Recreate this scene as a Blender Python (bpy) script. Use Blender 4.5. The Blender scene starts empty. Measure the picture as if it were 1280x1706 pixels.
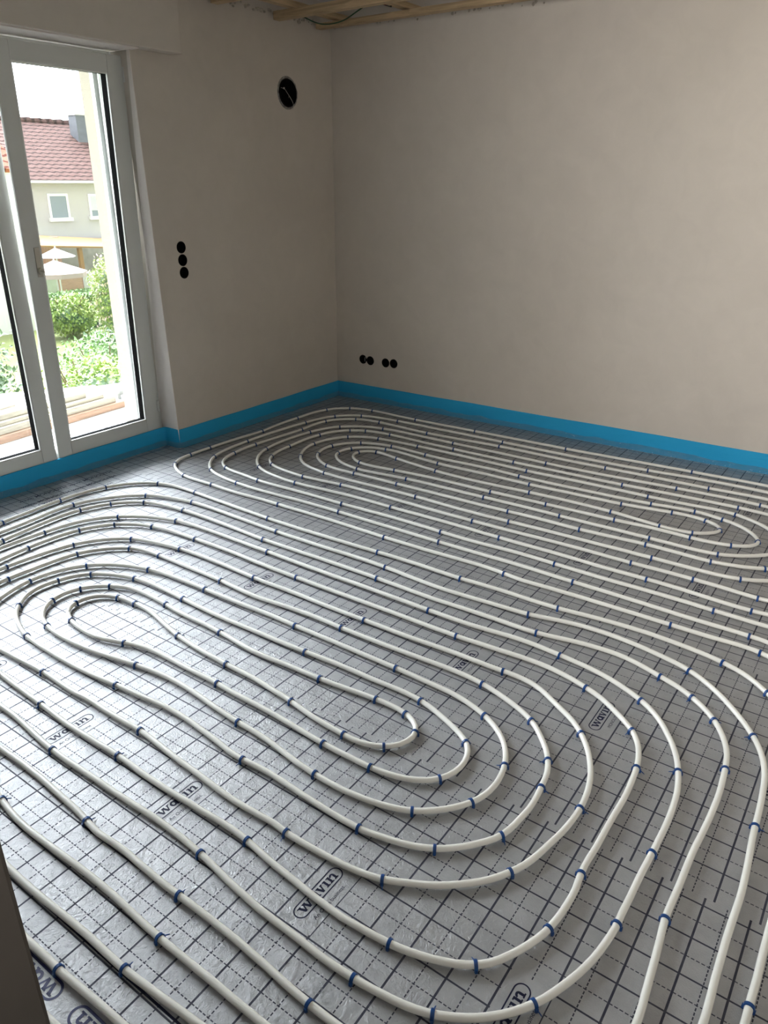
import bpy, bmesh, math, random
from mathutils import Vector, Matrix, noise
random.seed(7)
D = bpy.data; SC = bpy.context.scene; COL = SC.collection
PI = math.pi

# ---------------------------------------------------------------- camera
cam = D.cameras.new('camera'); cam.sensor_fit = 'HORIZONTAL'; cam.sensor_width = 36.0
cam.lens = 36.0 * 1244.72 / 1280.0; cam.clip_start = 0.02; cam.clip_end = 300
co = D.objects.new('camera', cam); COL.objects.link(co)
RT = Vector((0.578511, -0.815664, 0.004147)); UP = Vector((0.326195, 0.236008, 0.915367)); FW = Vector((0.747611, 0.528197, -0.402599))
m3 = Matrix((RT, UP, -FW)).transposed()
co.matrix_world = Matrix.Translation((0, 0, 1.5463)) @ m3.to_4x4()
SC.camera = co

# ---------------------------------------------------------------- light and exposure
vs = SC.view_settings
vs.view_transform = 'Standard'; vs.look = 'None'; vs.gamma = 1.0; vs.use_curve_mapping = False
vs.exposure = 0.20
SKY_BRIGHT, SKY_DIM, SKY_GLOW = 9.5, 2.6, 36.0
w = D.worlds.new('overcast_sky'); SC.world = w; w.use_nodes = True
nt = w.node_tree; nt.nodes.clear()
tc = nt.nodes.new('ShaderNodeTexCoord'); sep = nt.nodes.new('ShaderNodeSeparateXYZ')
nt.links.new(tc.outputs['Generated'], sep.inputs[0])
dot = nt.nodes.new('ShaderNodeVectorMath'); dot.operation = 'DOT_PRODUCT'
dot.inputs[1].default_value = Vector((-0.05, 0.88, 0.42)).normalized()
nt.links.new(tc.outputs['Generated'], dot.inputs[0])
mr = nt.nodes.new('ShaderNodeMapRange'); mr.interpolation_type = 'SMOOTHSTEP'
mr.inputs[1].default_value = -0.1; mr.inputs[2].default_value = 0.9
mr.inputs[3].default_value = SKY_DIM; mr.inputs[4].default_value = SKY_BRIGHT
nt.links.new(dot.outputs['Value'], mr.inputs[0])
# bright patch of sky, added to throw more light on the floor by the door
dot2 = nt.nodes.new('ShaderNodeVectorMath'); dot2.operation = 'DOT_PRODUCT'
dot2.inputs[1].default_value = Vector((0.12, 0.62, 0.77)).normalized(); nt.links.new(tc.outputs['Generated'], dot2.inputs[0])
mr2 = nt.nodes.new('ShaderNodeMapRange'); mr2.interpolation_type = 'SMOOTHSTEP'
mr2.inputs[1].default_value = 0.74; mr2.inputs[2].default_value = 1.0; mr2.inputs[3].default_value = 0.0; mr2.inputs[4].default_value = SKY_GLOW
nt.links.new(dot2.outputs['Value'], mr2.inputs[0])
addn = nt.nodes.new('ShaderNodeMath'); addn.operation = 'ADD'; nt.links.new(mr.outputs[0], addn.inputs[0]); nt.links.new(mr2.outputs[0], addn.inputs[1])
bg = nt.nodes.new('ShaderNodeBackground'); bg.inputs[0].default_value = (0.90, 0.955, 1.0, 1)
nt.links.new(addn.outputs[0], bg.inputs[1])
wo = nt.nodes.new('ShaderNodeOutputWorld'); nt.links.new(bg.outputs[0], wo.inputs[0])
sun = D.lights.new('sun', 'SUN'); sun.energy = 0.5; sun.angle = math.radians(4); sun.color = (1, 0.96, 0.90)
so = D.objects.new('sun', sun); COL.objects.link(so)
so.rotation_euler = Vector((0.62, -0.25, 0.9)).to_track_quat('Z', 'Y').to_euler()
so.location = (10, 0, 15)
def fill_area_light(name, loc, direction, sx, sy, power, col=(1, 0.97, 0.93), spread=PI):
    a = D.lights.new(name, 'AREA'); a.shape = 'RECTANGLE'; a.size = sx; a.size_y = sy; a.energy = power; a.color = col; a.spread = spread
    o = D.objects.new(name, a); COL.objects.link(o); o.location = loc; o.rotation_euler = (-Vector(direction)).to_track_quat('Z', 'Y').to_euler()
    return o
fill_area_light('hall_fill_light', (-1.03, -0.28, 1.75), (1, 0.06, 0.03), 1.2, 1.0, 38, spread=math.radians(80))  # added fill for the right wall; the hall wall has no window


# ---------------------------------------------------------------- helpers
def tag(o, label=None, cat=None, group=None, kind=None):
    if label: o['label'] = label
    if cat: o['category'] = cat
    if group: o['group'] = group
    if kind: o['kind'] = kind
    return o
def empty(name, loc=(0, 0, 0)):
    o = D.objects.new(name, None); o.empty_display_size = 0.1; COL.objects.link(o); o.location = loc
    return o
def obj(name, bm, mat, parent=None, smooth=False, loc=None):
    me = D.meshes.new(name)
    if isinstance(bm, bmesh.types.BMesh):
        bmesh.ops.recalc_face_normals(bm, faces=bm.faces[:]); bm.to_mesh(me); bm.free()
    for m in (mat if isinstance(mat, (list, tuple)) else [mat]): me.materials.append(m)
    if smooth: me.polygons.foreach_set('use_smooth', [True] * len(me.polygons))
    o = D.objects.new(name, me); COL.objects.link(o)
    if parent: o.parent = parent
    if loc: o.location = loc
    return o
def box(bm, a, b, mi=0):
    x0, y0, z0 = a; x1, y1, z1 = b
    v = [bm.verts.new(p) for p in ((x0,y0,z0),(x1,y0,z0),(x1,y1,z0),(x0,y1,z0),(x0,y0,z1),(x1,y0,z1),(x1,y1,z1),(x0,y1,z1))]
    for f in ((0,3,2,1),(4,5,6,7),(0,1,5,4),(1,2,6,5),(2,3,7,6),(3,0,4,7)):
        bm.faces.new([v[i] for i in f]).material_index = mi
    return v
def hexa(bm, lo, hi):
    """lo, hi: four points each"""
    v = [bm.verts.new(p) for p in list(lo) + list(hi)]
    for f in ((3,2,1,0),(4,5,6,7),(0,1,5,4),(1,2,6,5),(2,3,7,6),(3,0,4,7)):
        bm.faces.new([v[i] for i in f])
    return v
def bevel(bm, w=0.003, s=2):
    bmesh.ops.bevel(bm, geom=bm.edges[:], offset=w, segments=s, affect='EDGES', profile=0.6)
def nbm(): return bmesh.new()
def bbox_obj(name, a, b, mat, parent=None, bev=0.0):
    bm = nbm(); box(bm, a, b)
    if bev: bevel(bm, bev)
    return obj(name, bm, mat, parent)
def tube(bm, pts, r, n=10, cap=True):
    pts = [Vector(p) for p in pts]; rings = []
    up = Vector((0, 0, 1))
    for i, p in enumerate(pts):
        t = (pts[min(i + 1, len(pts) - 1)] - pts[max(i - 1, 0)]).normalized()
        s = t.cross(up)
        if s.length < 1e-3: s = t.cross(Vector((0, 1, 0)))
        s.normalize(); u = s.cross(t)
        rr = r[i] if isinstance(r, (list, tuple)) else r
        rings.append([bm.verts.new(p + (s * math.cos(a) + u * math.sin(a)) * rr) for a in [2 * PI * k / n for k in range(n)]])
    for a, b in zip(rings, rings[1:]):
        for k in range(n): bm.faces.new((a[k], a[(k + 1) % n], b[(k + 1) % n], b[k]))
    if cap: bm.faces.new(rings[0][::-1]); bm.faces.new(rings[-1])
def catmull(P, step=0.02):
    P = [Vector(p) for p in P]; out = []
    for i in range(len(P) - 1):
        p0 = P[max(i - 1, 0)]; p1 = P[i]; p2 = P[i + 1]; p3 = P[min(i + 2, len(P) - 1)]
        n = max(1, int((p2 - p1).length / step))
        for k in range(n):
            t = k / n
            out.append(0.5 * ((2 * p1) + (p2 - p0) * t + (2 * p0 - 5 * p1 + 4 * p2 - p3) * t * t + (3 * p1 - p0 - 3 * p2 + p3) * t ** 3))
    out.append(P[-1]); return out

# ---------------------------------------------------------------- materials
class NT:
    def __init__(s, name):
        s.m = D.materials.new(name); s.m.use_nodes = True; s.t = s.m.node_tree; s.n = s.t.nodes; s.l = s.t.links
        s.b = s.n['Principled BSDF']
    def new(s, t, **k):
        x = s.n.new(t)
        for a, v in k.items(): setattr(x, a, v)
        return x
    def set(s, sock, v):
        if isinstance(v, bpy.types.NodeSocket): s.l.new(v, sock)
        else: sock.default_value = v
    def math(s, op, a, b=0.0, c=0.0):
        x = s.new('ShaderNodeMath', operation=op); s.set(x.inputs[0], a); s.set(x.inputs[1], b); s.set(x.inputs[2], c); return x.outputs[0]
    def coord(s, kind='Object'): return s.new('ShaderNodeTexCoord').outputs[kind]
    def noise(s, vec, scale, detail=3, rough=0.5, dist=0.0):
        x = s.new('ShaderNodeTexNoise'); s.set(x.inputs['Vector'], vec); x.inputs['Scale'].default_value = scale
        x.inputs['Detail'].default_value = detail; x.inputs['Roughness'].default_value = rough; x.inputs['Distortion'].default_value = dist
        return x.outputs['Fac']
    def ramp(s, fac, stops):
        x = s.new('ShaderNodeValToRGB'); s.set(x.inputs[0], fac); e = x.color_ramp.elements
        while len(e) < len(stops): e.new(0.5)
        for q, (p, c) in zip(e, stops): q.position = p; q.color = (*c, 1)
        return x.outputs[0]
    def mix(s, f, a, b):
        x = s.new('ShaderNodeMix', data_type='RGBA'); s.set(x.inputs[0], f)
        for k, v in ((6, a), (7, b)): s.set(x.inputs[k], (*v, 1) if isinstance(v, tuple) and len(v) == 3 else v)
        return x.outputs[2]
    def bump(s, h, strength=0.3, dist=0.001):
        x = s.new('ShaderNodeBump'); x.inputs['Strength'].default_value = strength; x.inputs['Distance'].default_value = dist
        s.set(x.inputs['Height'], h); return x
    def scale(s, vec, v):
        x = s.new('ShaderNodeMapping'); s.set(x.inputs[0], vec); x.inputs['Scale'].default_value = v; return x.outputs[0]
def simple(name, col, rough=0.5, metal=0.0, var=0.0, scale=20, bump=0.0, bscale=80, bdist=0.001, spec=0.5):
    t = NT(name); b = t.b
    b.inputs['Roughness'].default_value = rough; b.inputs['Metallic'].default_value = metal
    b.inputs['Specular IOR Level'].default_value = spec
    c = t.coord()
    if var:
        f = t.noise(c, scale, 4)
        lo = tuple(x * (1 - var) for x in col); hi = tuple(min(1, x * (1 + var)) for x in col)
        t.set(b.inputs['Base Color'], t.ramp(f, [(0.3, lo), (0.7, hi)]))
    else: b.inputs['Base Color'].default_value = (*col, 1)
    if bump: t.set(b.inputs['Normal'], t.bump(t.noise(c, bscale, 4), bump, bdist).outputs[0])
    return t.m

def plaster(name, col):
    t = NT(name); c = t.coord('Object')
    big = t.noise(c, 1.3, 5, 0.6, 0.4); mid = t.noise(c, 7, 5, 0.65, 0.8); fine = t.noise(c, 240, 3, 0.6)
    f = t.math('ADD', t.math('MULTIPLY', big, 0.6), t.math('MULTIPLY', mid, 0.4))
    lo = tuple(x * 0.94 for x in col); hi = tuple(x * 1.04 for x in col)
    t.set(t.b.inputs['Base Color'], t.ramp(f, [(0.35, lo), (0.65, hi)]))
    t.b.inputs['Roughness'].default_value = 0.85; t.b.inputs['Specular IOR Level'].default_value = 0.25
    b1 = t.bump(mid, 0.25, 0.004); b2 = t.bump(fine, 0.15, 0.0006)
    t.l.new(b1.outputs[0], b2.inputs['Normal']); t.set(t.b.inputs['Normal'], b2.outputs[0])
    return t.m
M = {}
M['plaster'] = plaster('grey_beige_plaster', (0.64, 0.58, 0.515))
M['reveal'] = plaster('brightened_reveal_plaster', (0.88, 0.81, 0.765))  # plaster copy lightened so its colour carries the door daylight
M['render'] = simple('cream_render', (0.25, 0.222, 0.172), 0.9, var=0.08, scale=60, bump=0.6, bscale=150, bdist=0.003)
M['dark_plaster'] = simple('darkened_doorway_plaster', (0.07, 0.060, 0.051), 0.8, var=0.08, scale=9, bump=0.2, bscale=60)  # base colour darkened to keep the wall end dim under the added hall fill
M['board'] = simple('ceiling_board', (0.80, 0.80, 0.78), 0.8, var=0.06, scale=5)
M['pvc'] = simple('white_pvc', (0.66, 0.67, 0.645), 0.32, spec=0.45)
M['bead'] = simple('glazing_bead', (0.82, 0.83, 0.80), 0.3)
M['gasket'] = simple('black_gasket', (0.008, 0.008, 0.008), 0.9, spec=0.05)
M['rail'] = simple('aluminium_rail', (0.55, 0.56, 0.54), 0.4, 0.3)
M['metal'] = simple('dull_metal', (0.5, 0.48, 0.43), 0.35, 0.8)
M['black'] = simple('black_plastic', (0.004, 0.004, 0.004), 0.7, spec=0.2)
M['black_gloss'] = simple('black_sleeve', (0.008, 0.008, 0.008), 0.4)
M['duct'] = simple('foil_duct', (0.32, 0.31, 0.29), 0.45, 0.4, var=0.4, scale=60, bump=0.8, bscale=90, bdist=0.004)
M['red'] = simple('red_wire', (0.28, 0.03, 0.02), 0.5)
M['white'] = simple('white_wire', (0.55, 0.53, 0.5), 0.5)
M['green'] = simple('green_cable', (0.01, 0.06, 0.02), 0.5)
M['clip'] = simple('navy_clip_plastic', (0.006, 0.055, 0.21), 0.35, spec=0.5)
M['ink'] = simple('navy_print', (0.012, 0.014, 0.040), 0.5, spec=0.2)
M['bold_ink'] = simple('bold_navy_print', (0.010, 0.014, 0.085), 0.45)

def wood(name, col, axis=0, rough=0.65):
    t = NT(name); c = t.coord()
    sc = [28, 28, 28]; sc[axis] = 1.6
    f = t.noise(t.scale(c, sc), 1.6, 5, 0.65, 1.2)
    lo = tuple(x * 0.68 for x in col); hi = tuple(min(1, x * 1.12) for x in col)
    t.set(t.b.inputs['Base Color'], t.ramp(f, [(0.35, lo), (0.62, hi)])); t.b.inputs['Roughness'].default_value = rough
    t.set(t.b.inputs['Normal'], t.bump(f, 0.2, 0.001).outputs[0]); return t.m
M['pine_y'] = wood('pine_along_y', (0.55, 0.40, 0.235), 1)
M['pine_x'] = wood('pine_along_x', (0.55, 0.40, 0.235), 0)
M['plank'] = wood('weathered_plank', (0.34, 0.31, 0.25), 0)
M['plank_red'] = wood('reddish_plank', (0.33, 0.20, 0.135), 0)
M['roof_wood'] = wood('larch_boards', (0.27, 0.155, 0.055), 1, 0.9)

# pipe: cream white plastic with sparse grey print
t = NT('cream_pipe'); t.b.inputs['Base Color'].default_value = (0.72, 0.70, 0.63, 1); t.b.inputs['Roughness'].default_value = 0.27
t.b.inputs['Specular IOR Level'].default_value = 0.5

f = t.noise(t.coord(), 3.0, 3, 0.5); t.set(t.b.inputs['Base Color'], t.ramp(f, [(0.3, (0.83, 0.815, 0.755)), (0.7, (0.87, 0.855, 0.80))]))
M['pipe'] = t.m

# clear glass with dust
t = NT('dusty_glass'); t.n.remove(t.b)
tr = t.new('ShaderNodeBsdfTransparent'); tr.inputs[0].default_value = (0.90, 0.91, 0.915, 1)
gl = t.new('ShaderNodeBsdfGlossy'); gl.inputs['Roughness'].default_value = 0.02
df = t.new('ShaderNodeBsdfDiffuse'); df.inputs[0].default_value = (0.8, 0.8, 0.78, 1)
lw = t.new('ShaderNodeFresnel'); lw.inputs[0].default_value = 1.45
m1 = t.new('ShaderNodeMixShader'); t.l.new(lw.outputs[0], m1.inputs[0]); t.l.new(tr.outputs[0], m1.inputs[1]); t.l.new(gl.outputs[0], m1.inputs[2])
m2 = t.new('ShaderNodeMixShader'); t.set(m2.inputs[0], t.math('MULTIPLY', t.noise(t.coord(), 9, 5, 0.7), 0.05)); t.l.new(m1.outputs[0], m2.inputs[1]); t.l.new(df.outputs[0], m2.inputs[2])
t.l.new(m2.outputs[0], t.n['Material Output'].inputs[0]); M['glass'] = t.m

# thin plastic film
t = NT('clear_film'); t.n.remove(t.b)
tr = t.new('ShaderNodeBsdfTransparent'); tr.inputs[0].default_value = (0.95, 0.97, 0.97, 1)
gl = t.new('ShaderNodeBsdfGlossy'); gl.inputs['Roughness'].default_value = 0.10; gl.inputs[0].default_value = (0.9, 0.93, 0.95, 1)
df = t.new('ShaderNodeBsdfDiffuse'); df.inputs[0].default_value = (0.42, 0.52, 0.58, 1)
c = t.coord(); bp = t.bump(t.noise(t.scale(c, (1, 1, 2.5)), 52, 4, 0.75, 1.5), 1.0, 0.022)
t.l.new(bp.outputs[0], gl.inputs['Normal'])
m1 = t.new('ShaderNodeMixShader'); m1.inputs[0].default_value = 0.24; t.l.new(tr.outputs[0], m1.inputs[1]); t.l.new(gl.outputs[0], m1.inputs[2])
m2 = t.new('ShaderNodeMixShader'); m2.inputs[0].default_value = 0.045; t.l.new(m1.outputs[0], m2.inputs[1]); t.l.new(df.outputs[0], m2.inputs[2])
t.l.new(m2.outputs[0], t.n['Material Output'].inputs[0]); M['film'] = t.m

# blue foam strip
t = NT('blue_foam'); c = t.coord()
f = t.noise(c, 90, 3, 0.6); g = t.noise(c, 2.2, 3)
t.set(t.b.inputs['Base Color'], t.mix(t.math('MULTIPLY', g, 0.8), (0.022, 0.34, 0.64), (0.040, 0.43, 0.76)))
t.b.inputs['Roughness'].default_value = 0.75; t.b.inputs['Specular IOR Level'].default_value = 0.15
b1 = t.bump(f, 0.5, 0.0015); b2 = t.bump(t.noise(t.scale(c, (0.7, 0.7, 3)), 7, 3, 0.6, 1), 0.35, 0.012); t.l.new(b1.outputs[0], b2.inputs['Normal'])
t.set(t.b.inputs['Normal'], b2.outputs[0]); M['foam'] = t.m

# foil with printed grid; object space, logo cell centres at (lx, ly + 0.5 k)
def foil(name, px, py, lx, ly, edge_lo):
    t = NT(name); c = t.coord(); s = t.new('ShaderNodeSeparateXYZ'); t.l.new(c, s.inputs[0]); X, Y = s.outputs[0], s.outputs[1]
    def dist(v, phase, per):
        a = t.math('DIVIDE', t.math('SUBTRACT', v, phase), per)
        f = t.math('FRACT', t.math('ADD', a, 100.5))
        return t.math('MULTIPLY', t.math('ABSOLUTE', t.math('SUBTRACT', f, 0.5)), per)
    def line(v, phase, per, wd):
        return t.math('LESS_THAN', dist(v, phase, per), wd / 2)
    def dash(v):
        return t.math('LESS_THAN', t.math('FRACT', t.math('ADD', t.math('DIVIDE', v, 0.0111), 300)), 0.68)
    sX = line(X, px, 0.1, 0.0042); sY = line(Y, py, 0.1, 0.0050)
    dX = t.math('MULTIPLY', line(X, px + 0.05, 0.1, 0.0026), dash(Y)); dY = t.math('MULTIPLY', line(Y, py + 0.05, 0.1, 0.0028), dash(X))
    inx = t.math('LESS_THAN', t.math('ABSOLUTE', t.math('SUBTRACT', X, lx)), 0.0978)
    iny = t.math('LESS_THAN', dist(Y, ly, 0.5), 0.0478)
    cell = t.math('MULTIPLY', inx, iny)
    ln = t.math('MAXIMUM', t.math('MAXIMUM', sX, sY), t.math('MAXIMUM', dX, dY))
    ln = t.math('MULTIPLY', ln, t.math('SUBTRACT', 1.0, cell))
    ln = t.math('MULTIPLY', ln, t.math('GREATER_THAN', X, edge_lo))
    ink = t.math('MULTIPLY', ln, t.math('ADD', 0.84, t.math('MULTIPLY', t.noise(c, 30, 2), 0.16)))
    # crinkled metallised film over a woven scrim
    wv = t.new('ShaderNodeTexWave', wave_type='BANDS', bands_direction='X'); wv.inputs['Scale'].default_value = 120; t.l.new(c, wv.inputs['Vector'])
    wy = t.new('ShaderNodeTexWave', wave_type='BANDS', bands_direction='Y'); wy.inputs['Scale'].default_value = 120; t.l.new(c, wy.inputs['Vector'])
    weave = t.math('MULTIPLY', wv.outputs['Fac'], wy.outputs['Fac'])
    cr = t.noise(c, 75, 5, 0.68, 1.6); lump = t.noise(c, 6, 4, 0.6, 0.8); puck = t.noise(c, 26, 3, 0.6, 2.2)
    b1 = t.bump(weave, 0.08, 0.0005); b2 = t.bump(cr, 0.8, 0.0026); b3 = t.bump(lump, 0.5, 0.005); b4 = t.bump(puck, 0.5, 0.0030)
    t.l.new(b1.outputs[0], b2.inputs['Normal']); t.l.new(b2.outputs[0], b4.inputs['Normal']); t.l.new(b4.outputs[0], b3.inputs['Normal'])
    base = t.ramp(t.noise(c, 14, 4, 0.6), [(0.3, (0.335, 0.338, 0.347)), (0.7, (0.415, 0.418, 0.428))])
    t.set(t.b.inputs['Base Color'], t.mix(ink, base, (0.012, 0.014, 0.036)))
    t.set(t.b.inputs['Specular IOR Level'], t.math('SUBTRACT', 0.5, t.math('MULTIPLY', ink, 0.32)))
    t.set(t.b.inputs['Metallic'], t.math('MULTIPLY', t.math('SUBTRACT', 1.0, ink), FOIL_METAL))
    t.set(t.b.inputs['Coat Weight'], t.math('MULTIPLY', t.math('SUBTRACT', 1.0, ink), 0.12)); t.b.inputs['Coat Roughness'].default_value = 0.36; t.b.inputs['Coat IOR'].default_value = 1.6
    t.set(t.b.inputs['Coat Normal'], b3.outputs[0])
    t.set(t.b.inputs['Roughness'], t.math('ADD', FOIL_ROUGH, t.math('MULTIPLY', ink, 0.1)))
    t.set(t.b.inputs['Normal'], b3.outputs[0]); return t.m
FOIL_METAL, FOIL_ROUGH = 0.50, 0.43

# ---------------------------------------------------------------- room shell
WY = 3.66                                   # inner face of the window wall
def rwx(y, off=0.0): return 4.54 - off + (3.66 - y) * 0.0289
ZC = 2.62
def cut(o, cutters):
    """subtract cylinders from a wall and keep the plain mesh"""
    objs = []
    for c_, r, depth, axis in cutters:
        bm = nbm(); bmesh.ops.create_cone(bm, cap_ends=True, segments=40, radius1=r, radius2=r, depth=depth)
        rot = Matrix.Rotation(PI / 2, 4, 'X') if axis == 'y' else Matrix.Rotation(PI / 2, 4, 'Y')
        bmesh.ops.transform(bm, matrix=Matrix.Translation(c_) @ rot, verts=bm.verts)
        q = obj('cutter', bm, M['black']); objs.append(q)
        md = o.modifiers.new('cut', 'BOOLEAN'); md.operation = 'DIFFERENCE'; md.solver = 'EXACT'; md.object = q
    dg = bpy.context.evaluated_depsgraph_get(); dg.update()
    me = D.meshes.new_from_object(o.evaluated_get(dg)); o.modifiers.clear(); old = o.data; o.data = me; D.meshes.remove(old)
    me.materials.clear(); me.materials.append(M['plaster'])
    for p in me.polygons: p.material_index = 0
    for q in objs:
        m_ = q.data; D.objects.remove(q); D.meshes.remove(m_)
floor = bbox_obj('floor', (-1.2, -1.25, -0.14), (4.9, 3.80, -0.004), simple('insulation_board', (0.5, 0.5, 0.48), 0.8))
tag(floor, 'insulated floor of the room, covered by grid foil', kind='structure')
# window wall: pieces share one mesh; opening x 0.74 .. 2.92
def tilt_x(z): return 2.94 - 0.05 * min(1, max(0, z / 2.178))
bm = nbm()
hexa(bm, [(2.942, WY, -0.12), (4.9, WY, -0.12), (4.9, 3.90, -0.12), (2.942, 3.90, -0.12)],
         [(2.878, WY, ZC + .1), (4.9, WY, ZC + .1), (4.9, 3.90, ZC + .1), (2.878, 3.90, ZC + .1)])
wl = obj('wall_left', bm, M['plaster'])
SOCK_L = [(3.101, 1.197), (3.103, 1.125), (3.105, 1.054)]
VENT = (4.087, 2.073)
cut(wl, [((x, WY, z), 0.034, 0.11, 'y') for x, z in SOCK_L] + [((VENT[0], WY, VENT[1]), 0.094, 0.40, 'y')])
bm = nbm(); bm.from_mesh(wl.data)
box(bm, (-1.2, WY, -0.12), (0.72, 3.90, ZC + .1)); box(bm, (0.72, WY, 2.178), (2.885, 3.90, ZC + .1)); box(bm, (0.72, 3.80, -0.12), (2.94, 3.90, 0.075))
bm.to_mesh(wl.data); bm.free()
tag(wl, 'grey beige plastered wall with the terrace door', kind='structure')
# outer leaf of the same wall with cream render
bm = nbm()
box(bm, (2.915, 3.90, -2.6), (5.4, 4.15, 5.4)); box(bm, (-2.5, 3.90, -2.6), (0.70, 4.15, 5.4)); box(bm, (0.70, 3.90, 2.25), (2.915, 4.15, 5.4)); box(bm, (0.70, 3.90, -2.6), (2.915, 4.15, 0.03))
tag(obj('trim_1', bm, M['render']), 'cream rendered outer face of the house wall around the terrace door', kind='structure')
bm = nbm()
hexa(bm, [(rwx(3.9), 3.9, -.12), (rwx(-1.25), -1.25, -.12), (rwx(-1.25) + .2, -1.25, -.12), (rwx(3.9) + .2, 3.9, -.12)],
         [(rwx(3.9), 3.9, ZC + .1), (rwx(-1.25), -1.25, ZC + .1), (rwx(-1.25) + .2, -1.25, ZC + .1), (rwx(3.9) + .2, 3.9, ZC + .1)])
wr = obj('wall_right', bm, M['plaster'])
SOCK_R = [(3.415, 0.318), (3.348, 0.315), (3.209, 0.316), (3.137, 0.319)]
cut(wr, [((rwx(y), y, z), 0.034, 0.11, 'x') for y, z in SOCK_R])
tag(wr, 'long plain grey beige plastered wall on the right', kind='structure')
bm = nbm()
for a, b in (((-1.2, -1.25, -.12), (4.9, -1.05, ZC + .1)),): box(bm, a, b)
wb = obj('wall_back', bm, M['plaster']); tag(wb, 'plastered wall behind the camera', kind='structure')
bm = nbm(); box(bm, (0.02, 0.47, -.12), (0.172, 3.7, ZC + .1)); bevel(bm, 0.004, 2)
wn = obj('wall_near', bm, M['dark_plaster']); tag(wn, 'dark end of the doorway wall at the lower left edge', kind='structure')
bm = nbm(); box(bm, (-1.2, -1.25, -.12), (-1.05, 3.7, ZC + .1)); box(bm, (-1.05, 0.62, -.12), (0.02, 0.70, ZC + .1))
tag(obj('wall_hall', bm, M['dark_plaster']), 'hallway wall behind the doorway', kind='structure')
ce = bbox_obj('ceiling', (-1.2, -1.25, ZC), (4.9, 3.95, ZC + .15), M['board']); tag(ce, 'pale ceiling boards above the wooden battens', kind='structure')
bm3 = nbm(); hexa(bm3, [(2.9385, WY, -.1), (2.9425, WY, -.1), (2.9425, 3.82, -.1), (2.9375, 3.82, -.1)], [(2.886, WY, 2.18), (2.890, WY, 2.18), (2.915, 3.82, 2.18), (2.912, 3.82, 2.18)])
tag(obj('trim_4', bm3, M['reveal']), 'plastered reveal, lightened for daylight, at the right side of the terrace door', kind='structure')
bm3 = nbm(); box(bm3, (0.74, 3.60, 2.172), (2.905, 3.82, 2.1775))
tag(obj('trim_5', bm3, M['reveal']), 'plastered soffit over the terrace door, lightened like the reveal', kind='structure')
# roller shutter casing, plastered
bm2 = nbm(); box(bm2, (0.17, 3.575, 2.178), (3.168, WY + .01, ZC)); bevel(bm2, 0.006, 2)
tag(obj('trim_2', bm2, M['plaster']), 'plastered roller shutter casing above the terrace door', kind='structure')
# ragged plaster edge along the wall tops
bm = nbm()
for (x0, y0, x1, y1) in ((3.2, WY - .004, 4.53, WY - .004), (4.533, 3.64, 4.60, 1.6)):
    n = 60
    for k in range(n):
        t_ = (k + random.random()) / n; x = x0 + (x1 - x0) * t_; y = y0 + (y1 - y0) * t_
        r = random.uniform(.004, .012)
        q = bmesh.ops.create_icosphere(bm, subdivisions=1, radius=r, matrix=Matrix.Translation((x, y, 2.487 + random.uniform(-.012, .02))))
        for v in q['verts']: v.co += Vector((random.uniform(-1, 1), random.uniform(-1, 1), random.uniform(-1, 1))) * r * .4
tag(obj('trim_3', bm, simple('crumbly_plaster', (0.42, 0.37, 0.31), 0.95, var=0.2, scale=40)), 'ragged crumbly plaster edge where the walls meet the battens', kind='structure')

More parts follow.
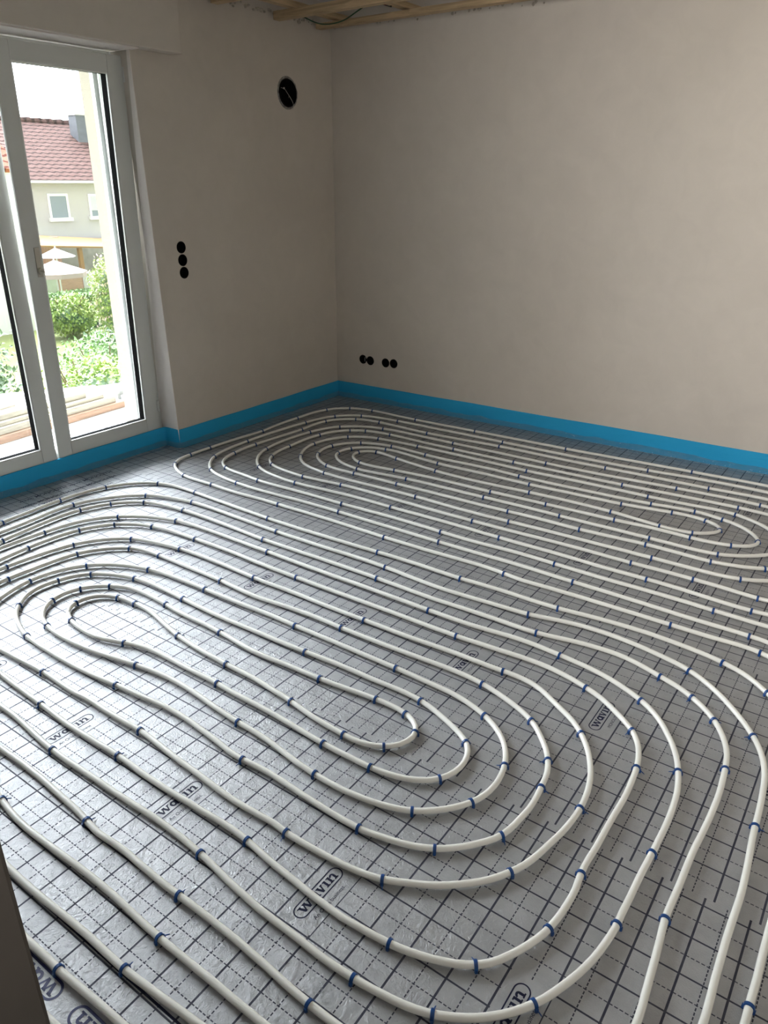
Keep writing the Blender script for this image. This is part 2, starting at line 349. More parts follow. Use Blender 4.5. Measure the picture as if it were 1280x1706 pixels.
# ---------------------------------------------------------------- terrace door
door = empty('door_1', (1.83, 3.86, 0.075)); tag(door, 'white plastic terrace door with tilted right sash', kind='structure')
def at(parent, o):      # keep world placement under an empty
    o.matrix_parent_inverse = parent.matrix_world.inverted() if False else Matrix.Translation(-parent.location)
    return o
bm = nbm()
for a, b in (((0.735, 3.82, 0.075), (0.79, 3.89, 2.185)), ((2.880, 3.815, 0.075), (2.945, 3.895, 2.185)), ((0.735, 3.82, 0.075), (2.938, 3.89, 0.165)), ((0.735, 3.82, 2.10), (2.938, 3.89, 2.185))): box(bm, a, b)
bevel(bm, 0.003, 2); at(door, obj('fixed_frame', bm, M['pvc'], door))
def sash(x0, x1, z0, z1, tilt=0.0, handle=False, lw_=0.085, rw_=0.095):
    piv = empty('door_sash', (x0, 3.79, z0)); piv.parent = door; piv.matrix_parent_inverse = Matrix.Translation(-door.location)
    W = x1 - x0; H = z1 - z0; px0, px1, pz0, pz1 = lw_, W - rw_, 0.082, H - 0.085
    bm = nbm(); d = 0.068
    for a, b in (((0, 0, 0), (px0, .018, H)), ((px1, 0, 0), (W, .018, H)), ((px0, 0, 0), (px1, .018, pz0)), ((px0, 0, pz1), (px1, .018, H))): box(bm, a, b)
    bevel(bm, 0.003, 2); g_ = .032
    for a, b in (((g_, .018, g_), (px0, d, H - g_)), ((px1, .018, g_), (W - g_, d, H - g_)), ((px0, .018, g_), (px1, d, pz0)), ((px0, .018, pz1), (px1, d, H - g_))): box(bm, a, b)
    fr = obj('sash_frame', bm, M['pvc'], piv)
    e = 0.006; bm = nbm()
    for a, b in (((px0, .002, pz0), (px0 + e, .012, pz1)), ((px1 - e, .002, pz0), (px1, .012, pz1)), ((px0, .002, pz0), (px1, .012, pz0 + e)), ((px0, .002, pz1 - e), (px1, .012, pz1))): box(bm, a, b)
    obj('glazing_bead', bm, M['bead'], piv)
    e = 0.004; bm = nbm()
    for a, b in (((px0, .012, pz0), (px0 + e, .060, pz1)), ((px1 - e, .012, pz0), (px1, .060, pz1)), ((px0, .012, pz0), (px1, .060, pz0 + e)), ((px0, .012, pz1 - e), (px1, .060, pz1))): box(bm, a, b)
    obj('black_gasket', bm, M['gasket'], piv)
    bm = nbm(); box(bm, (px0 + .004, .050, pz0 + .004), (px1 - .004, .054, pz1 - .004))
    obj('glass_pane', bm, M['glass'], piv)
    bm = nbm()
    for z in (0.12, H - 0.12):
        tube(bm, [(W - .004 if not handle else W - .004, -.008, z), (W - .004, -.008, z + .07)], .006, 8)
    if handle: obj('hinge', bm, M['pvc'], piv)
    else: bm.free()
    if handle:
        bm = nbm(); box(bm, (.048, -.004, 0.985), (.078, 0.001, 1.13)); bevel(bm, .0015, 1)
        pl = obj('handle_plate', bm, M['metal'], piv)
        bm = nbm(); bmesh.ops.create_cone(bm, cap_ends=True, segments=24, radius1=.017, radius2=.015, depth=.014, matrix=Matrix.Translation((.063, -.010, 1.015)) @ Matrix.Rotation(PI / 2, 4, 'X'))
        tube(bm, [(.063, -.012, 1.015), (.063, -.040, 1.015)], .0045, 10)
        obj('handle_spindle', bm, M['metal'], piv)
    piv.rotation_euler.x = tilt
    return piv
sash(0.745, 1.452, .108, 2.145)
sash(1.458, 2.176, .108, 2.145, rw_=.082)
sash(2.188, 2.897, .112, 2.150, tilt=math.radians(1.45), handle=True)
# roller shutter guide rail outside, seen through the right pane
rg = empty('shutter_guide', (2.90, 3.95, .05)); tag(rg, 'grey aluminium roller shutter guide rail outside right pane', 'guide rail')
bm = nbm(); box(bm, (-.045, -.055, 0), (.015, -.045, 2.2)); box(bm, (-.045, -.005, 0), (.015, .005, 2.2)); box(bm, (0.005, -.045, 0), (.015, -.005, 2.2)); obj('channel', bm, M['rail'], rg)
bm = nbm(); box(bm, (-.030, -.045, 0), (.005, -.030, 2.2)); obj('black_brush', bm, M['gasket'], rg)
bm = nbm(); box(bm, (-.030, .005, 0), (.015, .045, 2.2)); obj('outer_lip', bm, M['bead'], rg)
rg2 = rg.copy(); COL.objects.link(rg2); rg2.location = (0.73, 3.95, .05); tag(rg2, 'grey aluminium roller shutter guide rail at the far left of the terrace door')
for ch in list(rg.children):
    q = ch.copy(); COL.objects.link(q); q.parent = rg2; q.scale.x = -1
# white outer door sill
ts = bbox_obj('door_sill', (0.72, 3.89, 0.03), (2.91, 4.19, 0.055), M['bead'], bev=.004); tag(ts, 'pale outer sill in front of terrace door', 'sill')

# ---------------------------------------------------------------- blue edge strips with film skirts
def ribbon(bm, path, prof):
    """path: list of (x, y, nx, ny) with inward normal; prof: list of (out, z)"""
    rows = []
    for i, (x, y, nx, ny) in enumerate(path):
        row = []
        for o_, z in prof(i): row.append(bm.verts.new((x + nx * o_, y + ny * o_, z)))
        rows.append(row)
    for a, b in zip(rows, rows[1:]):
        for k in range(len(a) - 1): bm.faces.new((a[k], a[k + 1], b[k + 1], b[k]))
def path_pts(pts, step=.03):
    out = []
    for (a, b) in zip(pts, pts[1:]):
        n = max(1, int(math.dist(a, b) / step))
        for k in range(n): out.append((a[0] + (b[0] - a[0]) * k / n, a[1] + (b[1] - a[1]) * k / n))
    out.append(pts[-1]); res = []
    for i, (x, y) in enumerate(out):
        a = out[max(0, i - 1)]; b = out[min(len(out) - 1, i + 1)]; dx, dy = b[0] - a[0], b[1] - a[1]; L = math.hypot(dx, dy)
        res.append((x, y, dy / L, -dx / L))
    return res
def edge_strip(name, pts, label, flip=False):
    P = path_pts(pts)
    if flip: P = [(x, y, -a, -b) for x, y, a, b in P]
    root = empty(name, (pts[0][0], pts[0][1], 0)); tag(root, label, 'edge strip')
    off = Matrix.Translation((-pts[0][0], -pts[0][1], 0))
    bm = nbm()
    def pr(i):
        x, y = P[i][0], P[i][1]; w_ = .0035 * noise.noise((x * 4, y * 4, 0)); h = .121 + .0025 * noise.noise((x * 3, y * 3, 5))
        return [(.0, h), (.0065 + w_, h), (.008 + w_, h - .003), (.009 + w_ * 1.6, .085), (.010 + w_ * 1.2, .045), (.010 + w_, .001)]
    ribbon(bm, P, pr)
    bmesh.ops.transform(bm, matrix=off, verts=bm.verts); obj('foam_strip', bm, M['foam'], root, smooth=True)
    bm = nbm()
    def pf(i):
        x, y = P[i][0], P[i][1]; n1 = noise.noise((x * 9, y * 9, 1)); n2 = noise.noise((x * 17, y * 17, 3)); n3 = noise.noise((x * 31, y * 31, 8))
        ht = .040 + .012 * n1
        return [(.0145 + .002 * n3, ht), (.016 + .004 * n2, ht * .72), (.020 + .006 * n2, ht * .42), (.030 + .008 * n1, ht * .18 + .003), (.046 + .008 * n2, .006 + .003 * n3), (.066 + .012 * n1, .0035)]
    ribbon(bm, P, pf)
    bmesh.ops.transform(bm, matrix=off, verts=bm.verts); obj('film_skirt', bm, M['film'], root, smooth=True)
    return root
edge_strip('edge_insulation_strip', [(rwx(3.65), 3.65), (rwx(-1.05), -1.05)], 'blue foam edge strip with crinkled clear film along the long right wall', flip=False)
edge_strip('edge_insulation_strip', [(rwx(3.655), 3.658), (2.965, 3.658), (2.947, 3.662), (2.938, 3.672), (2.934, 3.69), (2.932, 3.76), (2.928, 3.776), (2.914, 3.784), (2.88, 3.786), (0.20, 3.786)], 'blue foam edge strip folded round the reveal corner and under the terrace door', flip=True)

# ---------------------------------------------------------------- grid foil sheets on the floor
_fc = {}
def text_mesh(s, size, bold=0.0, space=1.0):
    key = (s, size, bold, space)
    if key in _fc: return _fc[key]
    cu = D.curves.new('txt', 'FONT'); cu.body = s; cu.size = size; cu.align_x = 'CENTER'; cu.align_y = 'CENTER'; cu.offset = bold; cu.space_character = space
    o = D.objects.new('txt', cu); COL.objects.link(o); dg = bpy.context.evaluated_depsgraph_get(); dg.update()
    me = D.meshes.new_from_object(o.evaluated_get(dg)); D.objects.remove(o); D.curves.remove(cu); _fc[key] = me; return me
def stadium(bm, L, Hh, w_, n=12):
    """outline of a rounded box, line width w_"""
    def ring(l, h):
        r = h / 2; out = []
        for k in range(n + 1): a = -PI / 2 + PI * k / n; out.append((l / 2 - r + r * math.cos(a), r * math.sin(a)))
        for k in range(n + 1): a = PI / 2 + PI * k / n; out.append((-l / 2 + r + r * math.cos(a), r * math.sin(a)))
        return [bm.verts.new((x, y, 0)) for x, y in out]
    a = ring(L, Hh); b = ring(L - 2 * w_, Hh - 2 * w_); m = len(a)
    for k in range(m): bm.faces.new((a[k], a[(k + 1) % m], b[(k + 1) % m], b[k]))
SERIF = [(-.0575, .0095, .011), (-.039, .0095, .008), (.0085, .0095, .010), (.0255, .0095, .009)]
def add_text(bm, me, loc, rot=0.0):
    tmp = nbm(); tmp.from_mesh(me); bmesh.ops.transform(tmp, matrix=Matrix.Translation(loc) @ Matrix.Rotation(rot, 4, 'Z'), verts=tmp.verts)
    m_ = D.meshes.new('t'); tmp.to_mesh(m_); tmp.free(); bm.from_mesh(m_); D.meshes.remove(m_)
def slab_word(bm, k=1.0, bold=.0016):
    """the word wavin in fat slab-serif letters drawn stroke by stroke, about 0.128 k wide"""
    h = .021 * k; s = .0062 * k; f = .0042 * k; z = 0
    def quad(p): bm.faces.new([bm.verts.new((x * k, y * k, z)) for x, y in p])
    def stroke(x0, y0, x1, y1, w_=.0060):
        quad([(x0 - w_ / 2, y0), (x1 - w_ / 2, y1), (x1 + w_ / 2, y1), (x0 + w_ / 2, y0)] if y1 > y0 else [(x0 + w_ / 2, y0), (x1 + w_ / 2, y1), (x1 - w_ / 2, y1), (x0 - w_ / 2, y0)])
    def bar(x0, x1, y0, y1): quad([(x0, y0), (x1, y0), (x1, y1), (x0, y1)])
    T = .0105; B = -.0105; q = .0034
    # w
    for a, b in ((-.064, -.0555), (-.0480, -.0395)): stroke(b, B, a, T, .0068)
    for a, b in ((-.0555, -.0480), (-.0395, -.0320)): stroke(a, B, b, T, .0040)
    bar(-.0695, -.0585, T - q, T); bar(-.053, -.0425, T - q, T); bar(-.0365, -.0275, T - q, T)
    # a
    n = 14; cx, cy, ro, ri = -.0165, 0.0, .0105, .0050
    for k_ in range(n):
        a0, a1 = 2 * PI * k_ / n, 2 * PI * (k_ + 1) / n
        quad([(cx + ri * .8 * math.cos(a0), cy + ri * math.sin(a0)), (cx + ro * math.cos(a0), cy + ro * math.sin(a0)), (cx + ro * math.cos(a1), cy + ro * math.sin(a1)), (cx + ri * .8 * math.cos(a1), cy + ri * math.sin(a1))])
    bar(-.0105, -.0040, B, T - .001); bar(-.0040, -.0015, B, B + q)
    # v
    stroke(.0100, B, .0025, T, .0068); stroke(.0100, B, .0165, T, .0042); bar(-.0015, .0078, T - q, T); bar(.0125, .0205, T - q, T)
    # i (the print has no dot)
    bar(.0255, .0320, B, T); bar(.0225, .0320, T - q, T); bar(.0225, .0350, B, B + q)
    # n
    bar(.0400, .0465, B, T); bar(.0370, .0465, T - q, T); bar(.0370, .0495, B, B + q)
    bar(.0560, .0625, B, .0035); bar(.0530, .0655, B, B + q)
    for k_ in range(6):
        a0, a1 = PI * k_ / 6, PI * (k_ + 1) / 6; cx = .0545; 
        quad([(cx + .0030 * math.cos(a0), .0028 + .0022 * math.sin(a0)), (cx + .0080 * math.cos(a0), .0028 + .0078 * math.sin(a0)), (cx + .0080 * math.cos(a1), .0028 + .0078 * math.sin(a1)), (cx + .0030 * math.cos(a1), .0028 + .0022 * math.sin(a1))])
bm = nbm(); stadium(bm, .163, .0385, .0032); slab_word(bm, .97)
bm.normal_update()
LOGO = D.meshes.new('printed_logo'); bm.to_mesh(LOGO); bm.free(); LOGO.materials.append(M['ink'])
def sub_mesh(s):
    me = D.meshes.new('printed_line'); b_ = nbm(); add_text(b_, text_mesh(s, .0145, .0, 1.0), (0, 0, 0)); b_.to_mesh(me); b_.free(); me.materials.append(M['ink']); return me
SUB = sub_mesh('An Orbia business.'); SUB2 = sub_mesh('MONOLITH')
bm = nbm(); stadium(bm, .192, .046, .0058); slab_word(bm, 1.18); BOLD = D.meshes.new('printed_logo'); bm.to_mesh(BOLD); bm.free(); BOLD.materials.append(M['bold_ink'])
SHEETS = [  # x0, x1, y0, y1, z, px, py, logo x, logo y, label
  (0.30, 0.4655, -1.04, 3.70, .0000, .04, .047, -9, 0, 'narrow silver foil margin with bold wavin print beside the doorway', 9),
  (0.4655, 1.465, -1.04, 3.775, .0004, .04, .097, .945, .345, 'silver grid foil sheet nearest the camera with An Orbia business print', .50),
  (1.465, 2.491, -1.04, 3.775, .0008, .06, .078, 1.965, .028, 'silver grid foil sheet in front of terrace door, second from doorway', .3),
  (2.491, 3.501, -1.04, 3.775, .0012, .076, .042, 2.975, .492, 'silver grid foil sheet through the middle of far pipe loops', .3),
  (3.501, 4.511, -1.04, 3.66, .0016, .069, .042, 3.985, .492, 'silver grid foil sheet beneath far pipe loops, next to last before right wall', .3),
  (4.511, 4.66, -1.04, 3.66, .0020, .07, .042, -9, 0, 'narrow silver grid foil strip at the foot of the right wall', .3)]
for i, (x0, x1, y0, y1, z, px, py, lx, ly, label, elo) in enumerate(SHEETS):
    mat = foil('grid_foil_%s' % 'abcdef'[i], px, py, lx, ly, .478 if i == 1 else elo if elo > 5 else -50)
    bm = nbm(); box(bm, (x0, y0, -.0035), (x1, y1, z))
    if i in (3, 4, 5):
        for v in bm.verts:
            lim = rwx(v.co.y, .012)
            if v.co.x > lim: v.co.x = lim
    if i >= 3:
        for v in bm.verts:
            if v.co.y > WY - .01: v.co.y = WY - .012
    if i == 3: box(bm, (x0, WY - .012, -.0035), (2.924, 3.775, z))
    sh = obj('grid_foil_sheet', bm, mat); tag(sh, label, 'foil sheet', 'grid foil sheets laid across the floor')
    def decal(me, x, y, rz=0, name='printed_logo'):
        o = D.objects.new(name, me); COL.objects.link(o); o.parent = sh; o.location = (x, y, z + .0003); o.rotation_euler.z = rz; return o
    if lx > 0:
        for k in range(-2, 8):
            y = ly + .5 * k
            if not (-.4 < y < y1 - .06): continue
            decal(LOGO, lx, y + .008); decal(SUB if i == 1 else SUB2, lx - .005, y - .030, 0, 'printed_line')
    if i == 0:
        for k in range(12):
            decal(BOLD, .4405, 1.228 - .24 * (k - 4), PI / 2)
    if i == 1:
        bm = nbm(); box(bm, (.545, -1, z + .0001), (.5505, 3.6, z + .0003)); obj('printed_line', bm, M['ink'], sh)
    if i == 2:   # warning rows printed along the margin by the door
        rows = [text_mesh('wavin MONOLITH wavin MONOLITH', .036, .0006), text_mesh('wavin MONOLITH wavin', .036, .0006)]
        for rw_, px_, py_ in ((0, 2.10, 3.58), (1, 2.12, 3.50), (0, 2.13, 3.655)):
            bm = nbm(); add_text(bm, rows[rw_], (0, 0, 0))
            me = D.meshes.new('printed_line'); bm.to_mesh(me); bm.free(); me.materials.append(M['ink']); decal(me, px_, py_, 0, 'printed_line')

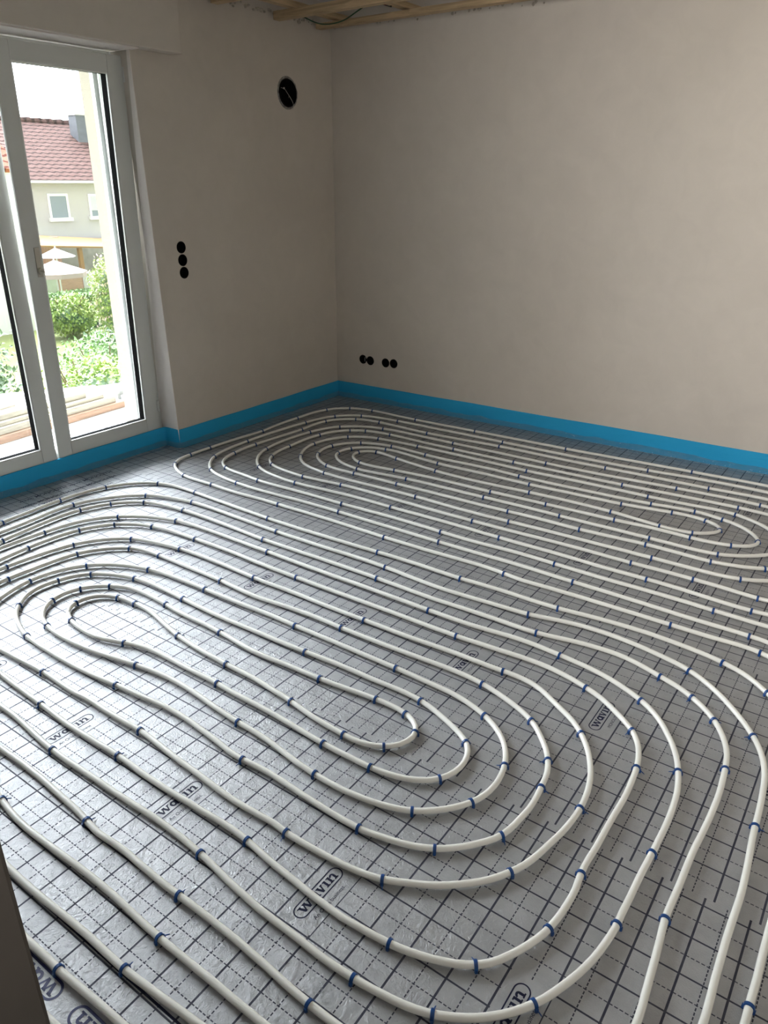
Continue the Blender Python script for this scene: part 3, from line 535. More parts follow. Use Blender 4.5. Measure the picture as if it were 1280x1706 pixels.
# ---------------------------------------------------------------- heating pipes
PATHS = {'near': [420,100,419,150,418,200,416,250,415,300,414,350,413,400,412,450,411,500,410,550,408,600,407,650,406,700,405,750,404,800,403,850,402,900,401,950,400,1000,399,1050,398,1100,397,1150,396,1200,396,1250,395,1300,395,1350,395,1400,395,1450,395,1500,396,1550,396,1600,398,1650,399,1700,401,1750,403,1800,406,1850,409,1900,412,1949,417,1999,421,2049,426,2099,432,2148,439,2198,446,2247,454,2297,463,2346,473,2395,484,2444,496,2492,509,2541,523,2589,538,2636,555,2683,573,2730,592,2776,614,2821,636,2866,661,2910,687,2952,715,2994,745,3034,776,3073,809,3110,845,3145,881,3179,920,3211,960,3241,1001,3269,1044,3295,1088,3319,1133,3341,1179,3360,1226,3378,1273,3394,1321,3408,1370,3420,1418,3431,1468,3440,1517,3447,1567,3453,1617,3458,1666,3463,1717,3467,1767,3470,1816,3474,1866,3478,1916,3481,1966,3482,2016,3482,2066,3479,2116,3473,2165,3465,2213,3452,2259,3433,2303,3408,2344,3378,2380,3343,2411,3303,2436,3259,2452,3213,2462,3164,2466,3114,2467,3064,2466,3014,2464,2964,2462,2914,2459,2864,2457,2813,2455,2763,2453,2713,2451,2663,2449,2614,2448,2564,2446,2514,2445,2464,2444,2414,2444,2364,2444,2314,2445,2264,2445,2214,2447,2164,2448,2114,2450,2064,2451,2014,2453,1964,2455,1914,2457,1864,2460,1814,2462,1764,2465,1714,2467,1664,2468,1614,2469,1564,2469,1514,2468,1464,2468,1414,2468,1364,2470,1314,2473,1264,2476,1214,2478,1164,2479,1114,2478,1064,2478,1014,2479,964,2482,914,2487,865,2494,815,2500,765,2505,716,2508,666,2510,616,2511,566,2508,516,2504,466,2499,416,2492,367,2482,318,2468,270,2449,223,2423,181,2391,143,2357,106,2322,70,2285,36,2246,5,2204,-21,2159,-43,2113,-59,2065,-71,2016,-77,1966,-79,1916,-79,1865,-75,1815,-71,1766,-65,1716,-59,1666,-54,1616,-49,1566,-46,1516,-43,1466,-41,1416,-41,1366,-41,1316,-42,1266,-41,1216,-41,1166,-40,1116,-36,1067,-28,1018,-17,971,-2,925,18,882,43,841,71,804,104,770,140,739,180,712,222,689,266,668,311,650,358,635,406,622,454,610,503,600,552,592,602,585,651,579,701,574,751,569,800,565,850,562,900,558,950,555,1000,552,1050,552,1100,553,1150,554,1200,553,1250,552,1300,550,1350,549,1400,549,1450,550,1500,551,1550,552,1600,553,1650,554,1700,555,1750,557,1800,559,1850,561,1900,564,1949,567,1999,571,2049,576,2099,581,2149,587,2198,593,2248,601,2297,609,2347,619,2396,630,2445,642,2493,655,2541,670,2589,687,2636,705,2683,725,2729,747,2774,771,2817,798,2860,826,2901,857,2940,891,2977,926,3013,963,3046,1003,3076,1044,3105,1087,3131,1131,3154,1176,3175,1223,3193,1270,3210,1318,3223,1366,3235,1415,3245,1465,3254,1514,3261,1564,3268,1614,3274,1664,3279,1714,3285,1764,3289,1814,3292,1864,3293,1914,3290,1963,3283,2011,3269,2057,3249,2101,3224,2141,3194,2177,3158,2206,3118,2228,3074,2243,3026,2252,2978,2259,2928,2264,2877,2267,2827,2269,2777,2269,2727,2269,2677,2268,2627,2267,2577,2265,2527,2263,2477,2261,2427,2259,2377,2257,2327,2256,2277,2256,2227,2256,2177,2257,2127,2257,2077,2258,2027,2260,1977,2260,1927,2261,1877,2262,1827,2262,1777,2262,1727,2262,1677,2261,1627,2260,1577,2259,1527,2258,1477,2257,1427,2257,1377,2257,1327,2259,1277,2261,1227,2263,1177,2264,1127,2265,1077,2265,1027,2265,977,2267,927,2274,878,2284,829,2295,780,2303,731,2308,681,2310,630,2306,580,2295,532,2280,485,2263,438,2246,390,2224,346,2196,305,2164,267,2126,233,2084,206,2039,184,1992,169,1942,161,1892,156,1843,152,1793,150,1743,150,1693,151,1643,153,1593,156,1543,157,1493,157,1443,157,1393,158,1343,158,1293,153,1243,148,1193,144,1144,140,1094,136,1043,137,994,143,946,157,902,177,862,205,827,239,799,279,776,323,758,370,745,418,735,468,729,518,726,568,724,619,724,669,725,719,728,769,732,818,735,868,738,918,739,968,740,1018,740,1068,740,1118,740,1168,742,1218,744,1268,747,1318,746,1368,743,1418,748,1468,755,1517,759,1567,762,1617,765,1667,768,1717,769,1767,770,1817,769,1867,768,1917,766,1967,766,2017,766,2067,766,2117,767,2167,769,2217,772,2267,776,2317,781,2366,787,2416,795,2465,805,2515,816,2563,830,2612,846,2659,864,2705,886,2751,910,2794,938,2836,969,2874,1004,2911,1041,2943,1081,2973,1124,2999,1168,3021,1215,3039,1262,3054,1311,3066,1360,3076,1410,3084,1460,3090,1509,3095,1559,3098,1609,3099,1660,3098,1710,3095,1759,3088,1808,3077,1854,3059,1899,3034,1939,3004,1973,2967,2002,2926,2024,2881,2040,2834,2052,2786,2061,2736,2066,2687,2069,2637,2071,2587,2073,2537,2074,2487,2076,2436,2076,2386,2076,2336,2075,2286,2073,2237,2070,2187,2069,2137,2068,2087,2067,2037,2067,1987,2067,1937,2068,1887,2068,1837,2068,1787,2069,1737,2069,1687,2070,1637,2070,1587,2071,1537,2071,1487,2072,1437,2072,1387,2072,1337,2072,1287,2072,1237,2073,1187,2074,1137,2077,1087,2081,1037,2084,987,2088,937,2092,887,2094,837,2093,787,2087,738,2077,689,2063,641,2046,593,2024,549,1996,507,1967,467,1933,429,1892,401,1846,382,1797,370,1747,364,1697,360,1647,358,1597,359,1547,360,1497,360,1447,360,1397,362,1347,361,1298,355,1248,355,1198,359,1149,368,1102,385,1057,407,1015,435,983,474,961,518,944,565,932,614,925,664,921,713,918,763,920,813,923,863,928,913,932,963,937,1013,944,1062,950,1112,952,1162,951,1212,949,1262,948,1312,946,1362,945,1412,945,1462,946,1512,949,1562,950,1612,950,1662,948,1712,947,1762,946,1812,946,1862,948,1912,951,1962,954,2011,956,2061,958,2111,960,2161,962,2211,965,2261,968,2311,972,2361,975,2411,980,2461,986,2511,994,2561,1005,2611,1019,2659,1037,2706,1060,2750,1088,2790,1122,2824,1161,2852,1205,2873,1252,2886,1302,2893,1352,2895,1403,2894,1453,2890,1503,2887,1553,2883,1603,2877,1650,2865,1696,2845,1738,2818,1777,2785,1811,2747,1837,2704,1853,2657,1861,2608,1863,2559,1864,2509,1864,2458,1864,2408,1863,2358,1863,2308,1862,2258,1861,2208,1860,2158,1857,2108,1854,2058,1851,2008,1850,1959,1853,1909,1857,1859,1862,1809,1867,1759,1870,1709,1872,1659,1872,1609,1871,1559,1870,1509,1870,1459,1870,1409,1871,1359,1872,1309,1874,1259,1876,1209,1879,1159,1882,1109,1883,1059,1883,1009,1880,959,1873,910,1861,861,1847,813,1830,766,1808,720,1779,680,1743,645,1705,613,1662,587,1615,569,1566,561,1516,555,1466,553,1416,558,1367,565,1321,582,1280,611,1242,645,1210,683,1186,726,1169,774,1157,822,1147,871,1144,921,1144,971,1146,1021,1148,1071,1151,1121,1154,1171,1156,1221,1154,1271,1150,1321,1153,1371,1160,1420,1166,1470,1171,1520,1176,1570,1178,1619,1178,1669,1175,1719,1170,1769,1165,1819,1161,1869,1157,1918,1151,1968,1146,2018,1142,2068,1140,2118,1139,2168,1139,2217,1140,2267,1140,2318,1143,2368,1148,2418,1158,2466,1173,2514,1191,2561,1214,2605,1246,2645,1283,2679,1324,2705,1371,2719,1421,2718,1471,2707,1517,2690,1558,2662,1592,2626,1617,2584,1638,2538,1655,2489,1665,2440,1671,2391,1673,2341,1672,2291,1671,2241,1668,2191,1666,2141,1663,2091,1661,2041,1659,1991,1659,1941,1659,1891,1661,1841,1662,1791,1664,1741,1665,1691,1666,1641,1668,1591,1670,1541,1673,1491,1676,1441,1679,1391,1680,1341,1681,1291,1681,1241,1683,1191,1685,1141,1685,1090,1680,1041,1669,993,1653,945,1635,898,1614,852,1584,812,1541,788,1491,782,1442,794,1402,822,1373,864,1355,910,1345,959,1340,1009,1339,1059,1338,1109,1339,1159,1341,1209,1345,1259,1348,1309,1351,1359,1353,1409,1354,1459,1354,1509,1354,1559,1357,1609,1360,1658,1359,1709,1359,1759,1359,1809,1361,1859,1361,1909,1360,1959,1355,2008,1344,2056,1327,2104,1310,2152,1297,2200,1292,2249,1294,2299,1300,2349,1313,2399,1334,2445,1369,2478,1416,2488,1462,2475,1497,2441,1518,2396,1528,2346,1530,2296,1531,2246,1527,2196,1517,2147,1505,2099,1493,2050,1482,2001,1474,1952,1467,1902,1462,1852,1458,1803,1456,1753,1454,1703,1453,1653,1452,1603,1450,1553,1445,1503,1440,1453,1436,1403,1428,1354,1420,1305,1413,1255,1409,1205,1406,1155,1405,1105,1413,1056,1434,1011,1471,976,1519,964,1563,981,1591,1023,1602,1073,1603,1123,1600,1173,1595,1223,1589,1272,1584,1322,1580,1372,1577,1422,1575,1472,1573,1522,1569,1572,1566,1622,1565,1672,1568,1722,1573,1771,1579,1821,1583,1871,1586,1920,1587,1971,1587,2021,1588,2071,1591,2121,1597,2170,1602,2220,1605,2270,1606,2321,1603,2370,1594,2419,1574,2465,1548,2508,1514,2545,1473,2573,1425,2588,1375,2587,1329,2570,1290,2539,1259,2499,1240,2453,1229,2404,1223,2354,1221,2304,1222,2254,1226,2204,1231,2154,1239,2105,1248,2056,1258,2007,1267,1958,1275,1908,1281,1858,1285,1809,1286,1759,1284,1709,1280,1659,1275,1609,1269,1559,1265,1510,1261,1460,1259,1410,1257,1360,1253,1310,1246,1260,1238,1211,1232,1161,1228,1112,1226,1062,1226,1012,1231,962,1239,912,1251,864,1269,817,1296,775,1330,738,1369,706,1413,682,1461,670,1511,669,1560,678,1607,695,1650,722,1686,756,1715,797,1738,842,1754,889,1766,938,1773,987,1775,1037,1776,1088,1778,1137,1779,1187,1779,1237,1779,1287,1779,1337,1780,1387,1780,1437,1781,1487,1780,1537,1780,1587,1780,1637,1780,1687,1781,1737,1781,1787,1779,1837,1777,1887,1774,1937,1773,1987,1772,2037,1771,2087,1771,2137,1771,2187,1771,2237,1769,2287,1767,2337,1763,2387,1757,2437,1747,2486,1733,2534,1715,2581,1693,2626,1666,2669,1634,2707,1597,2740,1554,2766,1507,2786,1458,2799,1408,2805,1359,2801,1311,2790,1263,2774,1216,2754,1173,2729,1134,2699,1102,2664,1078,2622,1061,2577,1052,2528,1047,2478,1046,2428,1047,2377,1049,2327,1052,2277,1055,2227,1057,2177,1057,2127,1055,2078,1053,2028,1053,1978,1057,1928,1057,1878,1055,1828,1055,1778,1056,1728,1058,1678,1056,1628,1052,1578,1047,1529,1042,1479,1039,1429,1036,1379,1032,1329,1028,1279,1025,1229,1025,1180,1027,1130,1029,1079,1025,1030,1025,980,1027,930,1030,880,1035,830,1044,781,1059,734,1082,689,1106,645,1135,604,1168,567,1205,533,1247,506,1292,484,1340,470,1389,460,1438,450,1488,444,1538,442,1588,445,1637,453,1685,467,1731,487,1775,511,1816,541,1852,574,1883,613,1909,657,1935,700,1959,743,1975,790,1981,839,1980,889,1978,940,1977,990,1977,1040,1976,1089,1973,1139,1971,1189,1968,1239,1966,1289,1965,1339,1965,1389,1964,1439,1964,1489,1963,1539,1962,1589,1962,1639,1962,1689,1963,1739,1964,1789,1964,1839,1963,1889,1961,1939,1959,1990,1959,2039,1961,2088,1963,2138,1965,2188,1967,2238,1968,2288,1969,2338,1969,2389,1968,2438,1965,2488,1960,2538,1953,2588,1944,2638,1934,2687,1921,2735,1903,2781,1878,2824,1846,2863,1808,2897,1767,2926,1722,2949,1676,2966,1627,2978,1578,2987,1528,2993,1478,2998,1428,3001,1378,3002,1327,3001,1278,2996,1229,2986,1182,2971,1137,2949,1096,2922,1059,2890,1026,2853,998,2812,973,2769,952,2723,935,2676,921,2628,909,2579,900,2530,892,2480,886,2430,881,2381,878,2331,875,2281,874,2231,873,2181,874,2131,874,2081,873,2031,869,1981,864,1931,859,1881,855,1832,853,1782,852,1732,853,1682,854,1631,855,1582,855,1532,856,1482,857,1432,859,1382,860,1332,859,1282,857,1232,853,1182,848,1132,841,1082,834,1033,829,983,824,933,822,883,821,833,819,783,817,733,818,683,821,634,827,584,835,535,849,487,871,442,899,400,933,363,971,332,1014,306,1060,286,1107,269,1155,256,1205,248,1255,243,1305,243,1355,242,1405,242,1455,241,1505,239,1554,238,1604,237,1654,238,1704,241,1754,246,1803,256,1851,270,1898,288,1942,311,1984,339,2024,369,2060,404,2090,444,2115,488,2135,533,2152,580,2165,628,2174,678,2180,727,2185,777,2189,827,2192,877,2192,927,2189,976,2183,1026,2178,1076,2173,1126,2171,1176,2170,1226,2170,1276,2170,1326,2170,1376,2171,1426,2171,1476,2171,1526,2171,1576,2171,1626,2171,1676,2171,1726,2170,1776,2170,1826,2170,1876,2170,1926,2170,1976,2171,2026,2171,2076,2172,2126,2173,2176,2174,2226,2174,2276,2175,2326,2175,2376,2176,2426,2176,2476,2176,2526,2176,2577,2175,2627,2172,2677,2167,2726,2158,2775,2146,2824,2130,2872,2111,2918,2088,2963,2061,3005,2030,3045,1995,3080,1956,3112,1912,3138,1867,3158,1819,3172,1770,3182,1720,3187,1670,3192,1620,3194,1570,3196,1520,3197,1470,3196,1420,3192,1370,3185,1321,3175,1273,3162,1226,3145,1181,3125,1138,3101,1096,3073,1057,3041,1021,3007,988,2970,957,2930,929,2889,904,2846,881,2801,860,2756,841,2710,824,2662,809,2615,794,2567,781,2519,770,2470,759,2421,749,2372,740,2323,731,2274,723,2224,716,2175,709,2125,702,2076,695,2026,689,1977,683,1927,678,1877,672,1828,666,1778,659,1728,652,1679,647,1629,645,1579,646,1529,647,1479,649,1429,651,1379,652,1329,652,1279,651,1229,648,1179,645,1129,643,1079,642,1029,642,979,642,929,642,879,641,829,641,779,641,729,642,679,644,629,648,579,654,530,661,480,672,431,684,382,701,335,720,289,743,245,771,203,802,165,838,130,877,101,920,76,966,57,1014,43,1063,34,1113,29,1163,27,1213,28,1263,30,1313,31,1363,32,1413,32,1463,31,1513,31,1563,33,1613,36,1663,40,1713,44,1763,46,1813,48,1863,51,1913,55,1962,61,2011,72,2058,88,2103,110,2145,137,2185,168,2223,201,2259,236,2292,273,2323,313,2349,355,2369,400,2383,449,2394,498,2404,547,2411,597,2416,646,2418,696,2417,746,2413,796,2405,845,2394,894,2382,943,2372,992,2367,1041,2364,1091,2361,1141,2357,1191,2354,1241,2351,1291,2348,1341,2348,1391,2349,1441,2352,1491,2355,1541,2359,1591,2362,1640,2364,1690,2365,1740,2364,1790,2363,1840,2362,1890,2360,1941,2359,1991,2358,2041,2357,2091,2357,2140,2356,2190,2356,2240,2357,2290,2357,2340,2358,2391,2359,2441,2360,2491,2361,2541,2362,2591,2364,2641,2366,2691,2367,2741,2368,2790,2367,2840,2364,2890,2358,2940,2349,2990,2337,3039,2323,3087,2305,3133,2281,3176,2250,3215,2215,3251,2175,3283,2132,3311,2087,3336,2041,3356,1993,3370,1945,3378,1896,3380,1846,3377,1796,3372,1746,3366,1696,3362,1645,3359,1595,3357,1545,3354,1495,3350,1445,3345,1395,3338,1346,3330,1297,3319,1249,3306,1202,3291,1155,3274,1109,3254,1064,3232,1020,3207,978,3180,938,3151,900,3119,863,3085,828,3049,796,3011,765,2972,737,2930,710,2888,686,2844,664,2800,643,2754,624,2708,607,2661,591,2613,576,2565,563,2517,552,2469,541,2420,531,2371,522,2321,515,2272,508,2223,501,2173,496,2123,491,2073,487,2024,483,1974,480,1924,477,1874,475,1824,473,1774,472,1724,471,1674,470,1624,469,1574,469,1524,469,1474,469,1424,469,1374,470,1324,470,1274,471,1224,470,1174,472,1124,474,1074,476,1024,477,974,478,924,478,874,477,824,476,774,475,724,474,674,472,624,472,574,471,524,472,474,473,424,474,374,477,324,479,274,482,225,486,175,490,125,494,75,498,25],
